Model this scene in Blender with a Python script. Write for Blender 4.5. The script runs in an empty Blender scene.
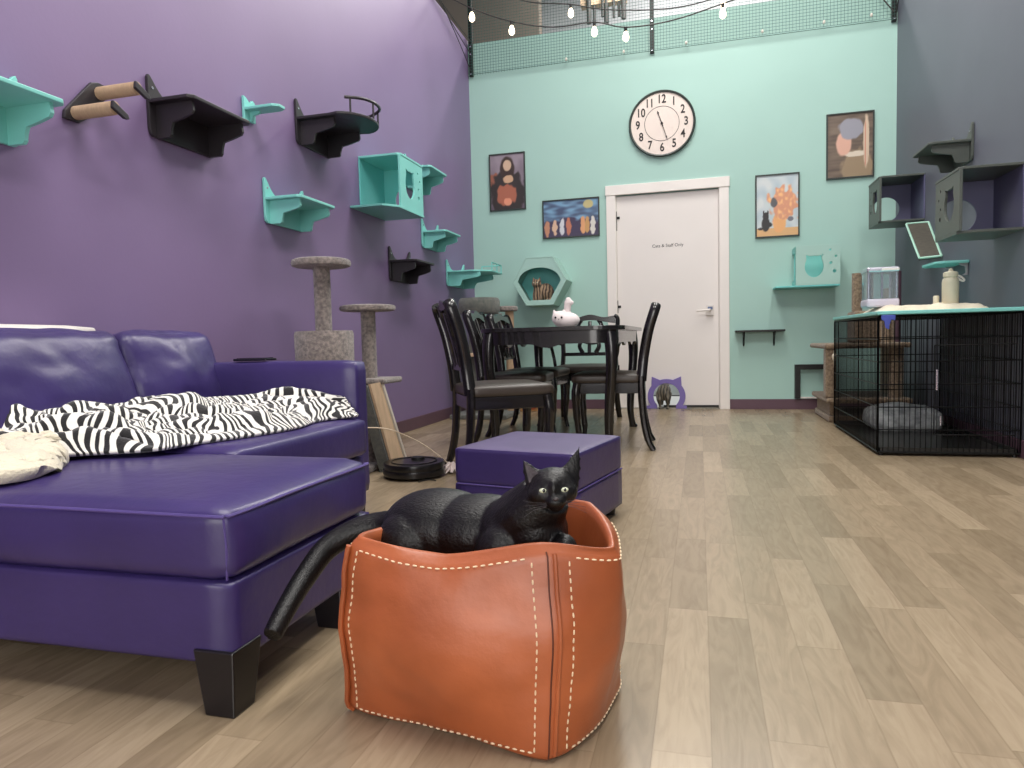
import bpy, bmesh, math, random
from mathutils import Vector, Matrix, Euler, noise
from mathutils.geometry import tessellate_polygon
random.seed(7)
C = bpy.context.scene.collection
PI = math.pi
L, D, R = 2.19, 6.687, 1.631          # left wall x=-L, back wall y=D, right wall x=R
H = 3.64                              # wall height

# ------------------------------------------------------------------ materials
def lin(c):
    return tuple(((x/255)/12.92 if x/255 <= .04045 else ((x/255+.055)/1.055)**2.4) for x in c)
def mat(name, rgb, rough=.5, var=.06, scale=6, bump=0, bscale=200, metal=0, coat=0, rgb2=None, sheen=0,
        emit=0, trans=0, stretch=(1, 1, 1), detail=3, spec=.5, bdist=.002, contrast=None, alpha=1):
    m = bpy.data.materials.new(name); m.use_nodes = True
    nt = m.node_tree; N = nt.nodes; Lk = nt.links; b = N['Principled BSDF']
    b.inputs['Roughness'].default_value = rough; b.inputs['Metallic'].default_value = metal
    b.inputs['Coat Weight'].default_value = coat; b.inputs['Sheen Weight'].default_value = sheen
    b.inputs['Transmission Weight'].default_value = trans; b.inputs['Specular IOR Level'].default_value = spec
    b.inputs['Alpha'].default_value = alpha
    c = lin(rgb)
    tc = N.new('ShaderNodeTexCoord'); mp = N.new('ShaderNodeMapping'); mp.inputs['Scale'].default_value = stretch
    Lk.new(tc.outputs['Object'], mp.inputs['Vector'])
    nz = N.new('ShaderNodeTexNoise'); nz.inputs['Scale'].default_value = scale; nz.inputs['Detail'].default_value = detail
    Lk.new(mp.outputs[0], nz.inputs['Vector'])
    rp = N.new('ShaderNodeValToRGB')
    if rgb2 is None:
        c1 = tuple(max(0, x*(1-var)) for x in c); c2 = tuple(min(1, x*(1+var)) for x in c)
    else: c1, c2 = c, lin(rgb2)
    lo, hi = contrast or (.3, .7)
    rp.color_ramp.elements[0].position = lo; rp.color_ramp.elements[1].position = hi
    rp.color_ramp.elements[0].color = (*c1, 1); rp.color_ramp.elements[1].color = (*c2, 1)
    Lk.new(nz.outputs['Fac'], rp.inputs[0]); Lk.new(rp.outputs[0], b.inputs['Base Color'])
    if bump:
        n2 = N.new('ShaderNodeTexNoise'); n2.inputs['Scale'].default_value = bscale; n2.inputs['Detail'].default_value = 3
        Lk.new(mp.outputs[0], n2.inputs['Vector'])
        bp = N.new('ShaderNodeBump'); bp.inputs['Strength'].default_value = bump; bp.inputs['Distance'].default_value = bdist
        Lk.new(n2.outputs['Fac'], bp.inputs['Height']); Lk.new(bp.outputs[0], b.inputs['Normal'])
    if emit:
        b.inputs['Emission Color'].default_value = (*c, 1); b.inputs['Emission Strength'].default_value = emit
    return m

M = {}
M['wall_purple'] = mat('purple_wall_paint', (128, 108, 146), .45, .06, 1.2, .15, 60)
M['wall_teal'] = mat('mint_wall_paint', (164, 200, 190), .55, .03, 1.0, .12, 60)
M['wall_slate'] = mat('slate_wall_paint', (100, 103, 114), .5, .05, 1.5, .12, 60)
M['white_wall'] = mat('white_wall_paint', (214, 214, 214), .7, .03, 1)
M['taupe'] = mat('taupe_panel', (120, 110, 100), .8, .05, 2)
M['greywall'] = mat('pale_grey_panel', (190, 192, 195), .8, .04, 2)
M['base'] = mat('brown_baseboard', (92, 66, 78), .5, .06, 5)
M['trim'] = mat('white_trim_paint', (232, 226, 220), .45, .02, 3)
M['doorp'] = mat('white_door_paint', (228, 222, 217), .4, .02, 2)
M['steel'] = mat('brushed_steel', (150, 150, 150), .35, .05, 20, metal=1)
M['dark'] = mat('dark_gap', (40, 38, 36), .7, .1, 10)
M['teal'] = mat('teal_shelf_paint', (128, 204, 196), .4, .03, 6, .08, 90)
M['teal_d'] = mat('deep_teal_paint', (112, 198, 194), .42, .03, 6)
M['black'] = mat('black_shelf_paint', (44, 40, 44), .42, .1, 8, .1, 90)
M['grey_sh'] = mat('dark_green_grey_shelf_paint', (78, 84, 78), .4, .08, 6, .08, 90)
M['grey_in'] = mat('blue_grey_box_lining', (92, 92, 122), .5, .05, 6)
M['lacquer'] = mat('black_lacquer', (22, 20, 20), .22, .15, 8, .08, 40, coat=.3)
M['seat'] = mat('dark_brown_seat_vinyl', (62, 54, 48), .38, .12, 10, .2, 150)
M['sisal'] = mat('sisal_rope', (188, 158, 128), .85, .1, 30, .8, 60, stretch=(14, 1, 1), bdist=.004)
M['purple'] = mat('purple_leather', (56, 44, 98), .38, .16, 3.0, .35, 28, coat=.10, spec=.5, bdist=.004)
M['purple_seam'] = mat('purple_seam_thread', (84, 70, 132), .5, .1, 10)
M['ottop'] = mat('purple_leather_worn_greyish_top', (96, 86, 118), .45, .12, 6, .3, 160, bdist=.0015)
M['darkwood'] = mat('dark_wood_leg', (14, 11, 13), .35, .15, 10, coat=.1)
M['orange'] = mat('tan_orange_leather', (146, 73, 37), .44, 0, 5, .4, 60, coat=.3, rgb2=(188, 101, 56), bdist=.002, contrast=(.25, .75))
M['seam_brown'] = mat('dark_brown_seam', (92, 44, 26), .6, .1, 10)
M['orange'].node_tree.nodes['Principled BSDF'].inputs['Coat Roughness'].default_value = .38
M['purple'].node_tree.nodes['Principled BSDF'].inputs['Coat Roughness'].default_value = .25
M['orange_in'] = mat('rough_leather_lining', (165, 84, 50), .7, .1, 10, .4, 150)
M['stitch'] = mat('cream_thread', (238, 214, 178), .7, .05, 30)
M['fur_black'] = mat('black_cat_fur', (4, 4, 5), .42, 0, 30, .5, 160, rgb2=(14, 12, 12), sheen=.0, stretch=(1, 2.5, 1), bdist=.003, spec=.4)
M['ear_in'] = mat('grey_pink_inner_ear', (70, 64, 68), .8, .4, 120, .5, 200)
M['eye'] = mat('pale_green_iris', (200, 206, 178), .12, .05, 40, coat=1)
M['pupil'] = mat('black_pupil', (5, 5, 5), .1, 0, 5)
M['nose'] = mat('dark_nose_skin', (58, 50, 50), .45, .1, 30)
M['carpet'] = mat('grey_plush_carpet', (100, 92, 90), .95, 0, 60, 1, 220, rgb2=(160, 148, 140), sheen=.4, bdist=.006)
M['carpet_d'] = mat('dark_grey_plush_carpet', (88, 92, 88), .95, 0, 40, 1, 200, rgb2=(112, 112, 104), sheen=.3, bdist=.006)
M['carpet_b'] = mat('brown_plush_carpet', (108, 90, 74), .95, 0, 60, 1, 220, rgb2=(160, 140, 114), sheen=.3, bdist=.006)
M['wood'] = mat('light_particle_wood', (196, 168, 138), .7, .12, 30, .3, 120, stretch=(1, 1, .3))
M['white_edge'] = mat('white_laminate_edge', (226, 220, 208), .5, .03, 6)
M['robot'] = mat('glossy_black_plastic', (20, 18, 18), .28, .1, 8, coat=.2)
M['fleece'] = mat('cream_fleece', (226, 216, 192), .95, .05, 12, .8, 130, sheen=.3, bdist=.006)
M['whiteplush'] = mat('white_plush', (240, 228, 226), .9, .03, 20, .6, 120, sheen=.4, bdist=.004)
M['cardboard'] = mat('tan_cardboard', (206, 158, 104), .8, .06, 12)
M['orange_print'] = mat('red_orange_print', (198, 96, 60), .8, .05, 10)
M['bmetal'] = mat('black_metal', (30, 30, 30), .4, .1, 10, metal=.4)
M['wire'] = mat('black_crate_wire', (24, 24, 24), .35, .1, 10, metal=.6)
M['pan'] = mat('black_plastic_pan', (34, 34, 32), .3, .1, 8)
M['blanket_grey'] = mat('grey_tufted_fleece', (140, 144, 144), .95, 0, 22, 1, 60, rgb2=(206, 210, 208), sheen=.3, bdist=.012)
M['acrylic'] = mat('clear_acrylic', (228, 236, 240), .06, 0, 3, trans=.9)
M['acrylic'].node_tree.nodes['Principled BSDF'].inputs['IOR'].default_value = 1.2
M['chrome'] = mat('silver_trim', (205, 205, 215), .2, .05, 10, metal=.8)
M['lavender'] = mat('pale_lavender_plastic', (206, 200, 214), .4, .03, 6)
M['bottle'] = mat('beige_powder_coat', (208, 200, 176), .45, .03, 20)
M['blue'] = mat('blue_cloth', (70, 84, 168), .8, .1, 20)
M['purple_plastic'] = mat('purple_plastic', (118, 102, 168), .4, .05, 10)
M['grey_plastic'] = mat('grey_plastic', (150, 150, 154), .4, .05, 10)
M['clockface'] = mat('cream_clock_face', (228, 214, 204), .5, .03, 6)
M['clockrim'] = mat('dark_green_black_rim', (46, 54, 50), .4, .1, 6)
M['ink'] = mat('black_ink', (34, 28, 28), .6, 0, 5)
M['bulb'] = mat('warm_glowing_bulb', (255, 236, 200), .3, 0, 5, emit=6)
M['cable'] = mat('dark_cable', (54, 52, 50), .6, .05, 10)
M['net'] = mat('dark_green_netting', (54, 92, 84), .7, .05, 10)
M['tablet'] = mat('black_tablet', (22, 20, 30), .3, .05, 5)
M['pad'] = mat('off_white_vinyl', (218, 212, 206), .45, .03, 6)
M['rod'] = mat('cream_wand_plastic', (226, 206, 180), .4, .03, 6)
M['feather'] = mat('pinkish_white_feather', (232, 214, 208), .9, .08, 40)
M['led'] = mat('lit_ceiling_panel', (255, 250, 244), .5, 0, 5, emit=3)
M['lgreen'] = mat('pale_green_edge_paint', (176, 220, 200), .4, .03, 8)
M['rampcarpet'] = mat('brown_grey_ribbed_carpet', (84, 80, 72), .95, .15, 30, .8, 120, stretch=(1, 6, 1))
M['sign_blue'] = mat('blue_grey_display', (74, 92, 130), .3, .05, 8)

def tabby(name, a, b, sc=26):
    m = mat(name, a, .8, 0, 4, .5, 140, sheen=.2)
    nt = m.node_tree; N = nt.nodes; Lk = nt.links; bs = N['Principled BSDF']
    w = N.new('ShaderNodeTexWave'); w.inputs['Scale'].default_value = sc; w.inputs['Distortion'].default_value = 5
    w.inputs['Detail'].default_value = 2; tc = N.new('ShaderNodeTexCoord'); Lk.new(tc.outputs['Object'], w.inputs['Vector'])
    rp = N.new('ShaderNodeValToRGB'); rp.color_ramp.elements[0].color = (*lin(a), 1); rp.color_ramp.elements[1].color = (*lin(b), 1)
    rp.color_ramp.elements[0].position = .3; rp.color_ramp.elements[1].position = .7
    Lk.new(w.outputs['Fac'], rp.inputs[0]); Lk.new(rp.outputs[0], bs.inputs['Base Color'])
    return m
M['tabby'] = tabby('brown_tabby_fur', (66, 52, 42), (150, 126, 100), 12)
M['tabby_g'] = tabby('grey_tabby_fur', (48, 46, 40), (108, 100, 86), 12)

def zebra():
    m = mat('zebra_plush', (240, 236, 228), .9, 0, 4, .4, 160, sheen=.4, bdist=.004)
    nt = m.node_tree; N = nt.nodes; Lk = nt.links; bs = N['Principled BSDF']
    tc = N.new('ShaderNodeTexCoord')
    w = N.new('ShaderNodeTexWave'); w.bands_direction = 'X'; w.inputs['Scale'].default_value = 11
    w.inputs['Distortion'].default_value = 13; w.inputs['Detail'].default_value = 1.2; w.inputs['Detail Scale'].default_value = .9
    mp = N.new('ShaderNodeMapping'); mp.inputs['Scale'].default_value = (1.25, 1.3, .3); mp.inputs['Rotation'].default_value = (0, 0, .25)
    Lk.new(tc.outputs['UV'], mp.inputs['Vector']); Lk.new(mp.outputs[0], w.inputs['Vector'])
    rp = N.new('ShaderNodeValToRGB'); rp.color_ramp.elements[0].color = (*lin((20, 18, 20)), 1); rp.color_ramp.elements[1].color = (*lin((242, 238, 230)), 1)
    rp.color_ramp.elements[0].position = .42; rp.color_ramp.elements[1].position = .54
    Lk.new(w.outputs['Fac'], rp.inputs[0]); Lk.new(rp.outputs[0], bs.inputs['Base Color'])
    return m
M['zebra'] = zebra()

def floor_mat():
    m = bpy.data.materials.new('laminate_strips'); m.use_nodes = True
    nt = m.node_tree; N = nt.nodes; Lk = nt.links; bs = N['Principled BSDF']
    def math_(op, a, b=None, c=None):
        n = N.new('ShaderNodeMath'); n.operation = op
        for i, v in enumerate((a, b, c)):
            if v is None: continue
            if isinstance(v, (int, float)): n.inputs[i].default_value = v
            else: Lk.new(v, n.inputs[i])
        return n.outputs[0]
    g = N.new('ShaderNodeNewGeometry'); s = N.new('ShaderNodeSeparateXYZ'); Lk.new(g.outputs['Position'], s.inputs[0])
    W, LL = .0933, .62
    xr = math_('DIVIDE', math_('SUBTRACT', s.outputs['X'], .013), W)
    row = math_('FLOOR', xr); fx = math_('SUBTRACT', xr, row)
    wn = N.new('ShaderNodeTexWhiteNoise'); wn.noise_dimensions = '1D'; Lk.new(row, wn.inputs['W'])
    yr = math_('ADD', math_('DIVIDE', s.outputs['Y'], LL), math_('MULTIPLY', wn.outputs['Value'], 7.3))
    idx = math_('FLOOR', yr); fy = math_('SUBTRACT', yr, idx)
    cv = N.new('ShaderNodeCombineXYZ'); Lk.new(row, cv.inputs[0]); Lk.new(idx, cv.inputs[1])
    w2 = N.new('ShaderNodeTexWhiteNoise'); w2.noise_dimensions = '2D'; Lk.new(cv.outputs[0], w2.inputs['Vector'])
    rp = N.new('ShaderNodeValToRGB'); e = rp.color_ramp.elements
    e[0].color = (*lin((138, 122, 99)), 1); e[1].color = (*lin((164, 147, 122)), 1); e[0].position = 0; e[1].position = 1
    k = rp.color_ramp.elements.new(.5); k.color = (*lin((151, 134, 110)), 1)
    Lk.new(w2.outputs['Value'], rp.inputs[0])
    # grain
    cg = N.new('ShaderNodeCombineXYZ'); Lk.new(math_('MULTIPLY', s.outputs['X'], 17), cg.inputs[0])
    Lk.new(math_('MULTIPLY', s.outputs['Y'], 2.6), cg.inputs[1]); Lk.new(math_('MULTIPLY', w2.outputs['Value'], 37), cg.inputs[2])
    nz = N.new('ShaderNodeTexNoise'); nz.inputs['Scale'].default_value = 1.6; nz.inputs['Detail'].default_value = 6
    nz.inputs['Distortion'].default_value = 2.2; Lk.new(cg.outputs[0], nz.inputs['Vector'])
    gr = N.new('ShaderNodeValToRGB'); gr.color_ramp.elements[0].color = (.86, .84, .82, 1); gr.color_ramp.elements[1].color = (1.06, 1.06, 1.06, 1)
    gr.color_ramp.elements[0].position = .3; gr.color_ramp.elements[1].position = .62
    Lk.new(nz.outputs['Fac'], gr.inputs[0])
    mx = N.new('ShaderNodeMix'); mx.data_type = 'RGBA'; mx.blend_type = 'MULTIPLY'; mx.inputs[0].default_value = 1
    Lk.new(rp.outputs[0], mx.inputs[6]); Lk.new(gr.outputs[0], mx.inputs[7])
    # seams
    ex = math_('MINIMUM', fx, math_('SUBTRACT', 1, fx)); ey = math_('MINIMUM', fy, math_('SUBTRACT', 1, fy))
    sx = math_('LESS_THAN', ex, .018); sy = math_('LESS_THAN', ey, .003)
    seam = math_('MAXIMUM', sx, sy)
    m2 = N.new('ShaderNodeMix'); m2.data_type = 'RGBA'; m2.blend_type = 'MULTIPLY'
    Lk.new(math_('MULTIPLY', seam, .22), m2.inputs[0]); Lk.new(mx.outputs[2], m2.inputs[6]); m2.inputs[7].default_value = (.5, .45, .4, 1)
    Lk.new(m2.outputs[2], bs.inputs['Base Color'])
    bs.inputs['Roughness'].default_value = .27; bs.inputs['Specular IOR Level'].default_value = .45
    n3 = N.new('ShaderNodeTexNoise'); n3.inputs['Scale'].default_value = 3; Lk.new(g.outputs['Position'], n3.inputs['Vector'])
    bp = N.new('ShaderNodeBump'); bp.inputs['Strength'].default_value = .08; bp.inputs['Distance'].default_value = .002
    Lk.new(nz.outputs['Fac'], bp.inputs['Height']); Lk.new(bp.outputs[0], bs.inputs['Normal'])
    return m
M['floor'] = floor_mat()

def attr_mat(name):
    m = bpy.data.materials.new(name); m.use_nodes = True
    a = m.node_tree.nodes.new('ShaderNodeVertexColor'); a.layer_name = 'print'
    m.node_tree.links.new(a.outputs[0], m.node_tree.nodes['Principled BSDF'].inputs['Base Color'])
    m.node_tree.nodes['Principled BSDF'].inputs['Roughness'].default_value = .35
    return m
M['print'] = attr_mat('poster_ink')

# ------------------------------------------------------------------ mesh builder
class MB:
    def __init__(s): s.v = []; s.f = []; s.mi = []; s.cur = 0
    def add(s, vs, fs):
        o = len(s.v); s.v += [Vector(p) for p in vs]; s.f += [tuple(i+o for i in f) for f in fs]; s.mi += [s.cur]*len(fs); return s
    def box(s, x0, x1, y0, y1, z0, z1, mtx=None):
        vs = [Vector((x, y, z)) for z in (z0, z1) for y in (y0, y1) for x in (x0, x1)]
        if mtx is not None: vs = [mtx @ v for v in vs]
        return s.add(vs, [(0, 2, 3, 1), (4, 5, 7, 6), (0, 1, 5, 4), (2, 6, 7, 3), (0, 4, 6, 2), (1, 3, 7, 5)])
    def plate(s, loops, t, fr):
        # loops: outer + holes as 2-D points; fr(u, v, w) -> 3-D; extruded w 0..t
        flat = [p for lp in loops for p in lp]
        tris = tessellate_polygon([[Vector((p[0], p[1], 0)) for p in lp] for lp in loops])
        n = len(flat)
        vs = [fr(p[0], p[1], 0) for p in flat] + [fr(p[0], p[1], t) for p in flat]
        fs = [tuple(a) for a in tris] + [tuple(i+n for i in reversed(a)) for a in tris]
        o = 0
        for lp in loops:
            k = len(lp)
            for i in range(k):
                j = (i+1) % k; fs.append((o+i, o+j, o+j+n, o+i+n))
            o += k
        return s.add(vs, fs)
    def tube(s, pts, rad, n=10, caps=True, sq=1.0):
        pts = [Vector(p) for p in pts]; k = len(pts)
        if isinstance(rad, (int, float)): rad = [rad]*k
        vs = []; up = None
        for i, p in enumerate(pts):
            t = (pts[min(i+1, k-1)]-pts[max(i-1, 0)]).normalized()
            if up is None:
                up = Vector((0, 0, 1)) if abs(t.z) < .9 else Vector((0, 1, 0))
            a = up.cross(t)
            if a.length < 1e-6: a = Vector((1, 0, 0)).cross(t)
            a.normalize(); b = t.cross(a).normalized(); up = b
            for j in range(n):
                an = 2*PI*j/n; vs.append(p+(a*math.cos(an)*sq+b*math.sin(an))*rad[i])
        fs = [(i*n+j, i*n+(j+1) % n, (i+1)*n+(j+1) % n, (i+1)*n+j) for i in range(k-1) for j in range(n)]
        if caps: fs += [tuple(reversed(range(n))), tuple(range((k-1)*n, k*n))]
        return s.add(vs, fs)
    def lathe(s, prof, c=(0, 0, 0), n=32, ax=2):
        vs = []; k = len(prof)
        for r, h in prof:
            for j in range(n):
                a = 2*PI*j/n; p = [r*math.cos(a), r*math.sin(a), h]
                if ax == 1: p = [p[0], h, p[1]]
                if ax == 0: p = [h, p[0], p[1]]
                vs.append(Vector(p)+Vector(c))
        fs = [(i*n+j, i*n+(j+1) % n, (i+1)*n+(j+1) % n, (i+1)*n+j) for i in range(k-1) for j in range(n)]
        fs += [tuple(reversed(range(n))), tuple(range((k-1)*n, k*n))]
        return s.add(vs, fs)
    def ell(s, c, r, rot=(0, 0, 0), nu=20, nv=12):
        m = Euler(rot).to_matrix(); vs = []; fs = []
        for i in range(nv+1):
            th = PI*i/nv
            for j in range(nu):
                ph = 2*PI*j/nu
                vs.append(Vector(c)+m @ Vector((r[0]*math.sin(th)*math.cos(ph), r[1]*math.sin(th)*math.sin(ph), r[2]*math.cos(th))))
        for i in range(nv):
            for j in range(nu): fs.append((i*nu+j, (i+1)*nu+j, (i+1)*nu+(j+1) % nu, i*nu+(j+1) % nu))
        return s.add(vs, fs)
    def puff(s, x0, x1, y0, y1, z0, z1, r=.04, bulge=(0, 0, 0), n=14, mtx=None, wr=0):
        # rounded, puffed cushion block
        c = Vector(((x0+x1)/2, (y0+y1)/2, (z0+z1)/2)); h = Vector(((x1-x0)/2, (y1-y0)/2, (z1-z0)/2))
        bm = bmesh.new(); bmesh.ops.create_cube(bm, size=2)
        bmesh.ops.subdivide_edges(bm, edges=bm.edges[:], cuts=n, use_grid_fill=True)
        vs = []
        for v in bm.verts:
            q = v.co.copy()
            q = Vector([math.copysign(1-(1-abs(t))**1.0, t) for t in q])
            p = Vector((q.x*h.x, q.y*h.y, q.z*h.z))
            inner = Vector([max(-(h[i]-r), min(h[i]-r, p[i])) for i in range(3)])
            d = p-inner
            if d.length > 1e-9: p = inner+d.normalized()*r
            for i in range(3):
                a, b = (i+1) % 3, (i+2) % 3
                f = (1-q[a]**2)*(1-q[b]**2)
                if abs(abs(q[i])-1) < 1e-6 or True: p[i] += q[i]*bulge[i]*f*abs(q[i])
            if wr:
                w = noise.noise(Vector((p.x*7, p.y*7, p.z*7))+c*3)*wr + noise.noise(Vector((p.x*18, p.y*18, p.z*18))+c)*wr*.4
                p += p.normalized()*w
            p = p+c
            if mtx is not None: p = mtx @ p
            vs.append(p)
        bm.verts.index_update()
        fs = [tuple(v.index for v in f.verts) for f in bm.faces]
        bm.free(); return s.add(vs, fs)
    def build(s, name, m, parent=None, smooth=False, bevel=0, world=True, fix=True, bseg=2, loc=None):
        off = Vector((0, 0, 0))
        if parent is not None and world:
            off = WORG.get(parent.name, Vector((0, 0, 0)))
        if parent is None and loc is not None: off = Vector(loc)
        me = bpy.data.meshes.new(name); me.from_pydata([v-off for v in s.v], [], s.f)
        ms = m if isinstance(m, (list, tuple)) else [m]
        for q in ms: me.materials.append(q)
        if len(ms) > 1:
            for p, i in zip(me.polygons, s.mi): p.material_index = i
        if fix:
            bm = bmesh.new(); bm.from_mesh(me); bmesh.ops.remove_doubles(bm, verts=bm.verts, dist=1e-6)
            bmesh.ops.recalc_face_normals(bm, faces=bm.faces); bm.to_mesh(me); bm.free()
        if smooth:
            for p in me.polygons: p.use_smooth = True
            if smooth != 'all' : me.set_sharp_from_angle(angle=math.radians(40))
        o = bpy.data.objects.new(name, me); C.objects.link(o)
        if parent is not None: o.parent = parent; WORG[o.name] = off
        elif loc is not None: o.location = loc
        if bevel:
            b = o.modifiers.new('bevel', 'BEVEL'); b.width = bevel; b.segments = bseg; b.limit_method = 'ANGLE'; b.angle_limit = math.radians(40)
        return o
WORG = {}
def thing(name, label, cat, loc=(0, 0, 0), rz=0, group=None):
    o = bpy.data.objects.new(name, None); C.objects.link(o); o.empty_display_size = .1
    o.location = loc; o.rotation_euler = (0, 0, rz); o['label'] = label; o['category'] = cat
    if group: o['group'] = group
    WORG[o.name] = Vector(loc) if rz == 0 else Vector((0, 0, 0))
    return o
def tag(o, label, cat, group=None, kind=None):
    o['label'] = label; o['category'] = cat
    if group: o['group'] = group
    if kind: o['kind'] = kind
    return o
def struct(o): o['kind'] = 'structure'; return o
def remesh(o, vs=.005, sm=6, fac=.6):
    r = o.modifiers.new('remesh', 'REMESH'); r.mode = 'VOXEL'; r.voxel_size = vs; r.use_smooth_shade = True
    k = o.modifiers.new('smooth', 'SMOOTH'); k.iterations = sm; k.factor = fac
def circ(cx, cy, r, n=32, a0=0, a1=2*PI, close=True):
    k = n if close else n+1
    return [(cx+r*math.cos(a0+(a1-a0)*i/n), cy+r*math.sin(a0+(a1-a0)*i/n)) for i in range(k)]
def cr(pts, k=8, closed=False):
    # Catmull-Rom
    P = [Vector(p) for p in pts]; n = len(P); out = []
    seg = n if closed else n-1
    for i in range(seg):
        if closed: a, b, c, d = P[(i-1) % n], P[i], P[(i+1) % n], P[(i+2) % n]
        else: a, b, c, d = P[max(i-1, 0)], P[i], P[i+1], P[min(i+2, n-1)]
        for j in range(k):
            t = j/k
            out.append(.5*((2*b)+(c-a)*t+(2*a-5*b+4*c-d)*t*t+(3*b-a-3*c+d)*t**3))
    if not closed: out.append(P[-1])
    return out
def text(body, size, m, name, parent, loc, rot, depth=.001, align='CENTER', offset=0):
    cu = bpy.data.curves.new(name, 'FONT'); cu.body = body; cu.size = size; cu.extrude = depth; cu.align_x = align; cu.align_y = 'CENTER'; cu.offset = offset
    t = bpy.data.objects.new(name+'_src', cu); C.objects.link(t)
    dg = bpy.context.evaluated_depsgraph_get(); me = bpy.data.meshes.new_from_object(t.evaluated_get(dg))
    C.objects.unlink(t); bpy.data.objects.remove(t)
    me.materials.clear(); me.materials.append(m); me.name = name
    o = bpy.data.objects.new(name, me); C.objects.link(o); o.parent = parent; o.location = loc; o.rotation_euler = rot
    return o

# ------------------------------------------------------------------ setting
FY = -2.6
struct(MB().box(-L-.15, R+.15, FY-.15, D+.15, -.1, 0).build('floor', M['floor']))
struct(MB().box(-L-.12, -L, FY, D, 0, H).build('wall_left', M['wall_purple']))
struct(MB().box(R, R+.12, FY, D, 0, H).build('wall_right', M['wall_slate']))
struct(MB().box(-L, R, FY-.12, FY, 0, H).build('wall_front', M['white_wall']))
dx0, dx1, dz1 = -.757, .17, 2.02       # door leaf
hole = [(-.43, .001), (-.19, .001), (-.165, .12), (-.19, .19), (-.25, .225), (-.31, .235), (-.37, .225), (-.43, .19), (-.455, .12)]
fb = lambda u, v, w: Vector((u, D+w, v))
bw = MB().plate([[(-L, 0), (dx0-.01, 0), (dx0-.01, dz1+.01), (dx1+.01, dz1+.01), (dx1+.01, 0), (R, 0), (R, 3.61), (-L, 3.61)]], .15, fb)
struct(bw.build('wall_back', M['wall_teal']))
# door leaf with the cat opening cut through it
f2 = lambda u, v, w: Vector((u, D+.02+w, v))
door = MB().plate([[(dx0, .012), (-.43, .012)] + [(p[0], max(p[1], .013)) for p in reversed(hole[2:])] + [(-.19, .012), (dx1, .012), (dx1, dz1), (dx0, dz1)]], .045, f2)
dr = struct(door.build('door_1', M['doorp']))
WORG[dr.name] = Vector((0, 0, 0))
MB().box(dx0+.42, dx1-.005, D+.008, D+.019, .012, .035).build('door_sweep', M['dark'], dr)
for z in (1.82, .98, .25):
    MB().tube([(dx0-.004, D+.008, z-.06), (dx0-.004, D+.008, z+.06)], .008, 8).box(dx0-.002, dx0+.03, D+.012, D+.02, z-.012, z+.012).build('hinge', M['bmetal'], dr)
MB().box(dx0-.006, dx0+.004, D+.0, D+.012, 1.70, 1.86).build('hinge_plate', M['dark'], dr)
dp = MB().box(.055, .125, D+.0, D+.02, .87, .965).build('handle_plate', M['pad'], dr, bevel=.004)
MB().tube([(.09, D-.0, .92), (.09, D-.04, .92), (-.03, D-.045, .915)], [.012, .011, .008], 10).build('handle', M['trim'], dp, smooth=True)
MB().box(.07, .115, D-.006, D+.0, .925, .95).build('lock_display', M['sign_blue'], dp)
text('Cats & Staff Only', .041, M['ink'], 'door_lettering', dr, (-.285, D+.019, 1.535), (PI/2, 0, 0), .0006)
# casing
tr = MB().box(dx0-.093, dx0-.008, D-.02, D+.005, 0, dz1+.008).box(dx1+.008, dx1+.093, D-.02, D+.005, 0, dz1+.008).box(dx0-.1, dx1+.1, D-.026, D+.005, dz1+.008, dz1+.1)
tr.box(dx0-.012, dx0-.002, D-.005, D+.15, 0, dz1+.01).box(dx1+.002, dx1+.012, D-.005, D+.15, 0, dz1+.01)
struct(tr.build('trim_1', M['trim'], bevel=.003))
struct(MB().box(-L, -.85, D-.014, D, 0, .092).box(dx1+.093, R, D-.014, D, 0, .092).build('baseboard_back', M['base'], bevel=.003))
struct(MB().box(-L, -L+.014, FY, D-.014, 0, .095).build('baseboard_left', M['base'], bevel=.003))
struct(MB().box(R-.014, R, FY, D-.014, 0, .095).build('baseboard_right', M['base'], bevel=.003))
# corridor behind the cat door and warehouse beyond the walls
struct(MB().box(-1.2, .6, D+.15, D+1.6, -.1, 0).box(-1.2, .6, D+1.6, D+1.7, 0, 2.4).build('floor_corridor', M['white_wall']))
struct(MB().box(-6, 6, D+3.0, D+3.1, 0, 8).build('wall_warehouse', M['greywall']))
struct(MB().box(-6, -1.93, D+2.1, D+2.3, 3.2, 8).build('wall_warehouse_side', M['taupe']))

# ceiling high above the room, with the lit panels that light it
struct(MB().box(-7, 7, FY-2, D+3.1, 7.9, 8.0).build('ceiling', M['greywall']))

# --- netting above the back wall
nt_ = thing('safety_net', 'dark mesh net strung above the mint wall', 'net', (-.28, D-.035, 3.27))
nb = MB(); z0, z1 = 3.285, 4.3; sp = .0275; y = D-.04
k = int((R+L-.04)/sp)
for i in range(k+1):
    x = -L+.02+i*sp; w = .0011
    nb.box(x-w, x+w, y-w, y+w, z0+.035*(x+L)/(R+L), z1)
for i in range(int((z1-z0)/sp)):
    z = z0+.03+i*sp
    nb.box(-L+.02, R-.02, y-.0011, y+.0011, z-.0011, z+.0011)
nb.box(-L+.02, R-.02, y-.002, y+.002, z0+.014, z0+.018)
nb.build('mesh', M['net'], nt_, fix=False)
for x in (-2.155, -.405, 1.60):
    p = MB().box(x-.018, x+.018, D-.032, D-.002, 3.29, 4.3).build('post', M['bmetal'], nt_)
    for z in (3.31, 3.5, 3.57): MB().tube([(x, D-.032, z), (x, D-.037, z)], .008, 8).build('screw', M['chrome'], p)
for x, z in ((-.1, 3.315), (.55, 3.325), (1.05, 3.335), (1.42, 3.34), (-.66, 3.31), (-1.2, 3.31)):
    MB().ell((x, D-.05, z+.015), (.012, .012, .016), nu=10, nv=6).build('clip', M['white_edge'], nt_, smooth=True)
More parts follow.
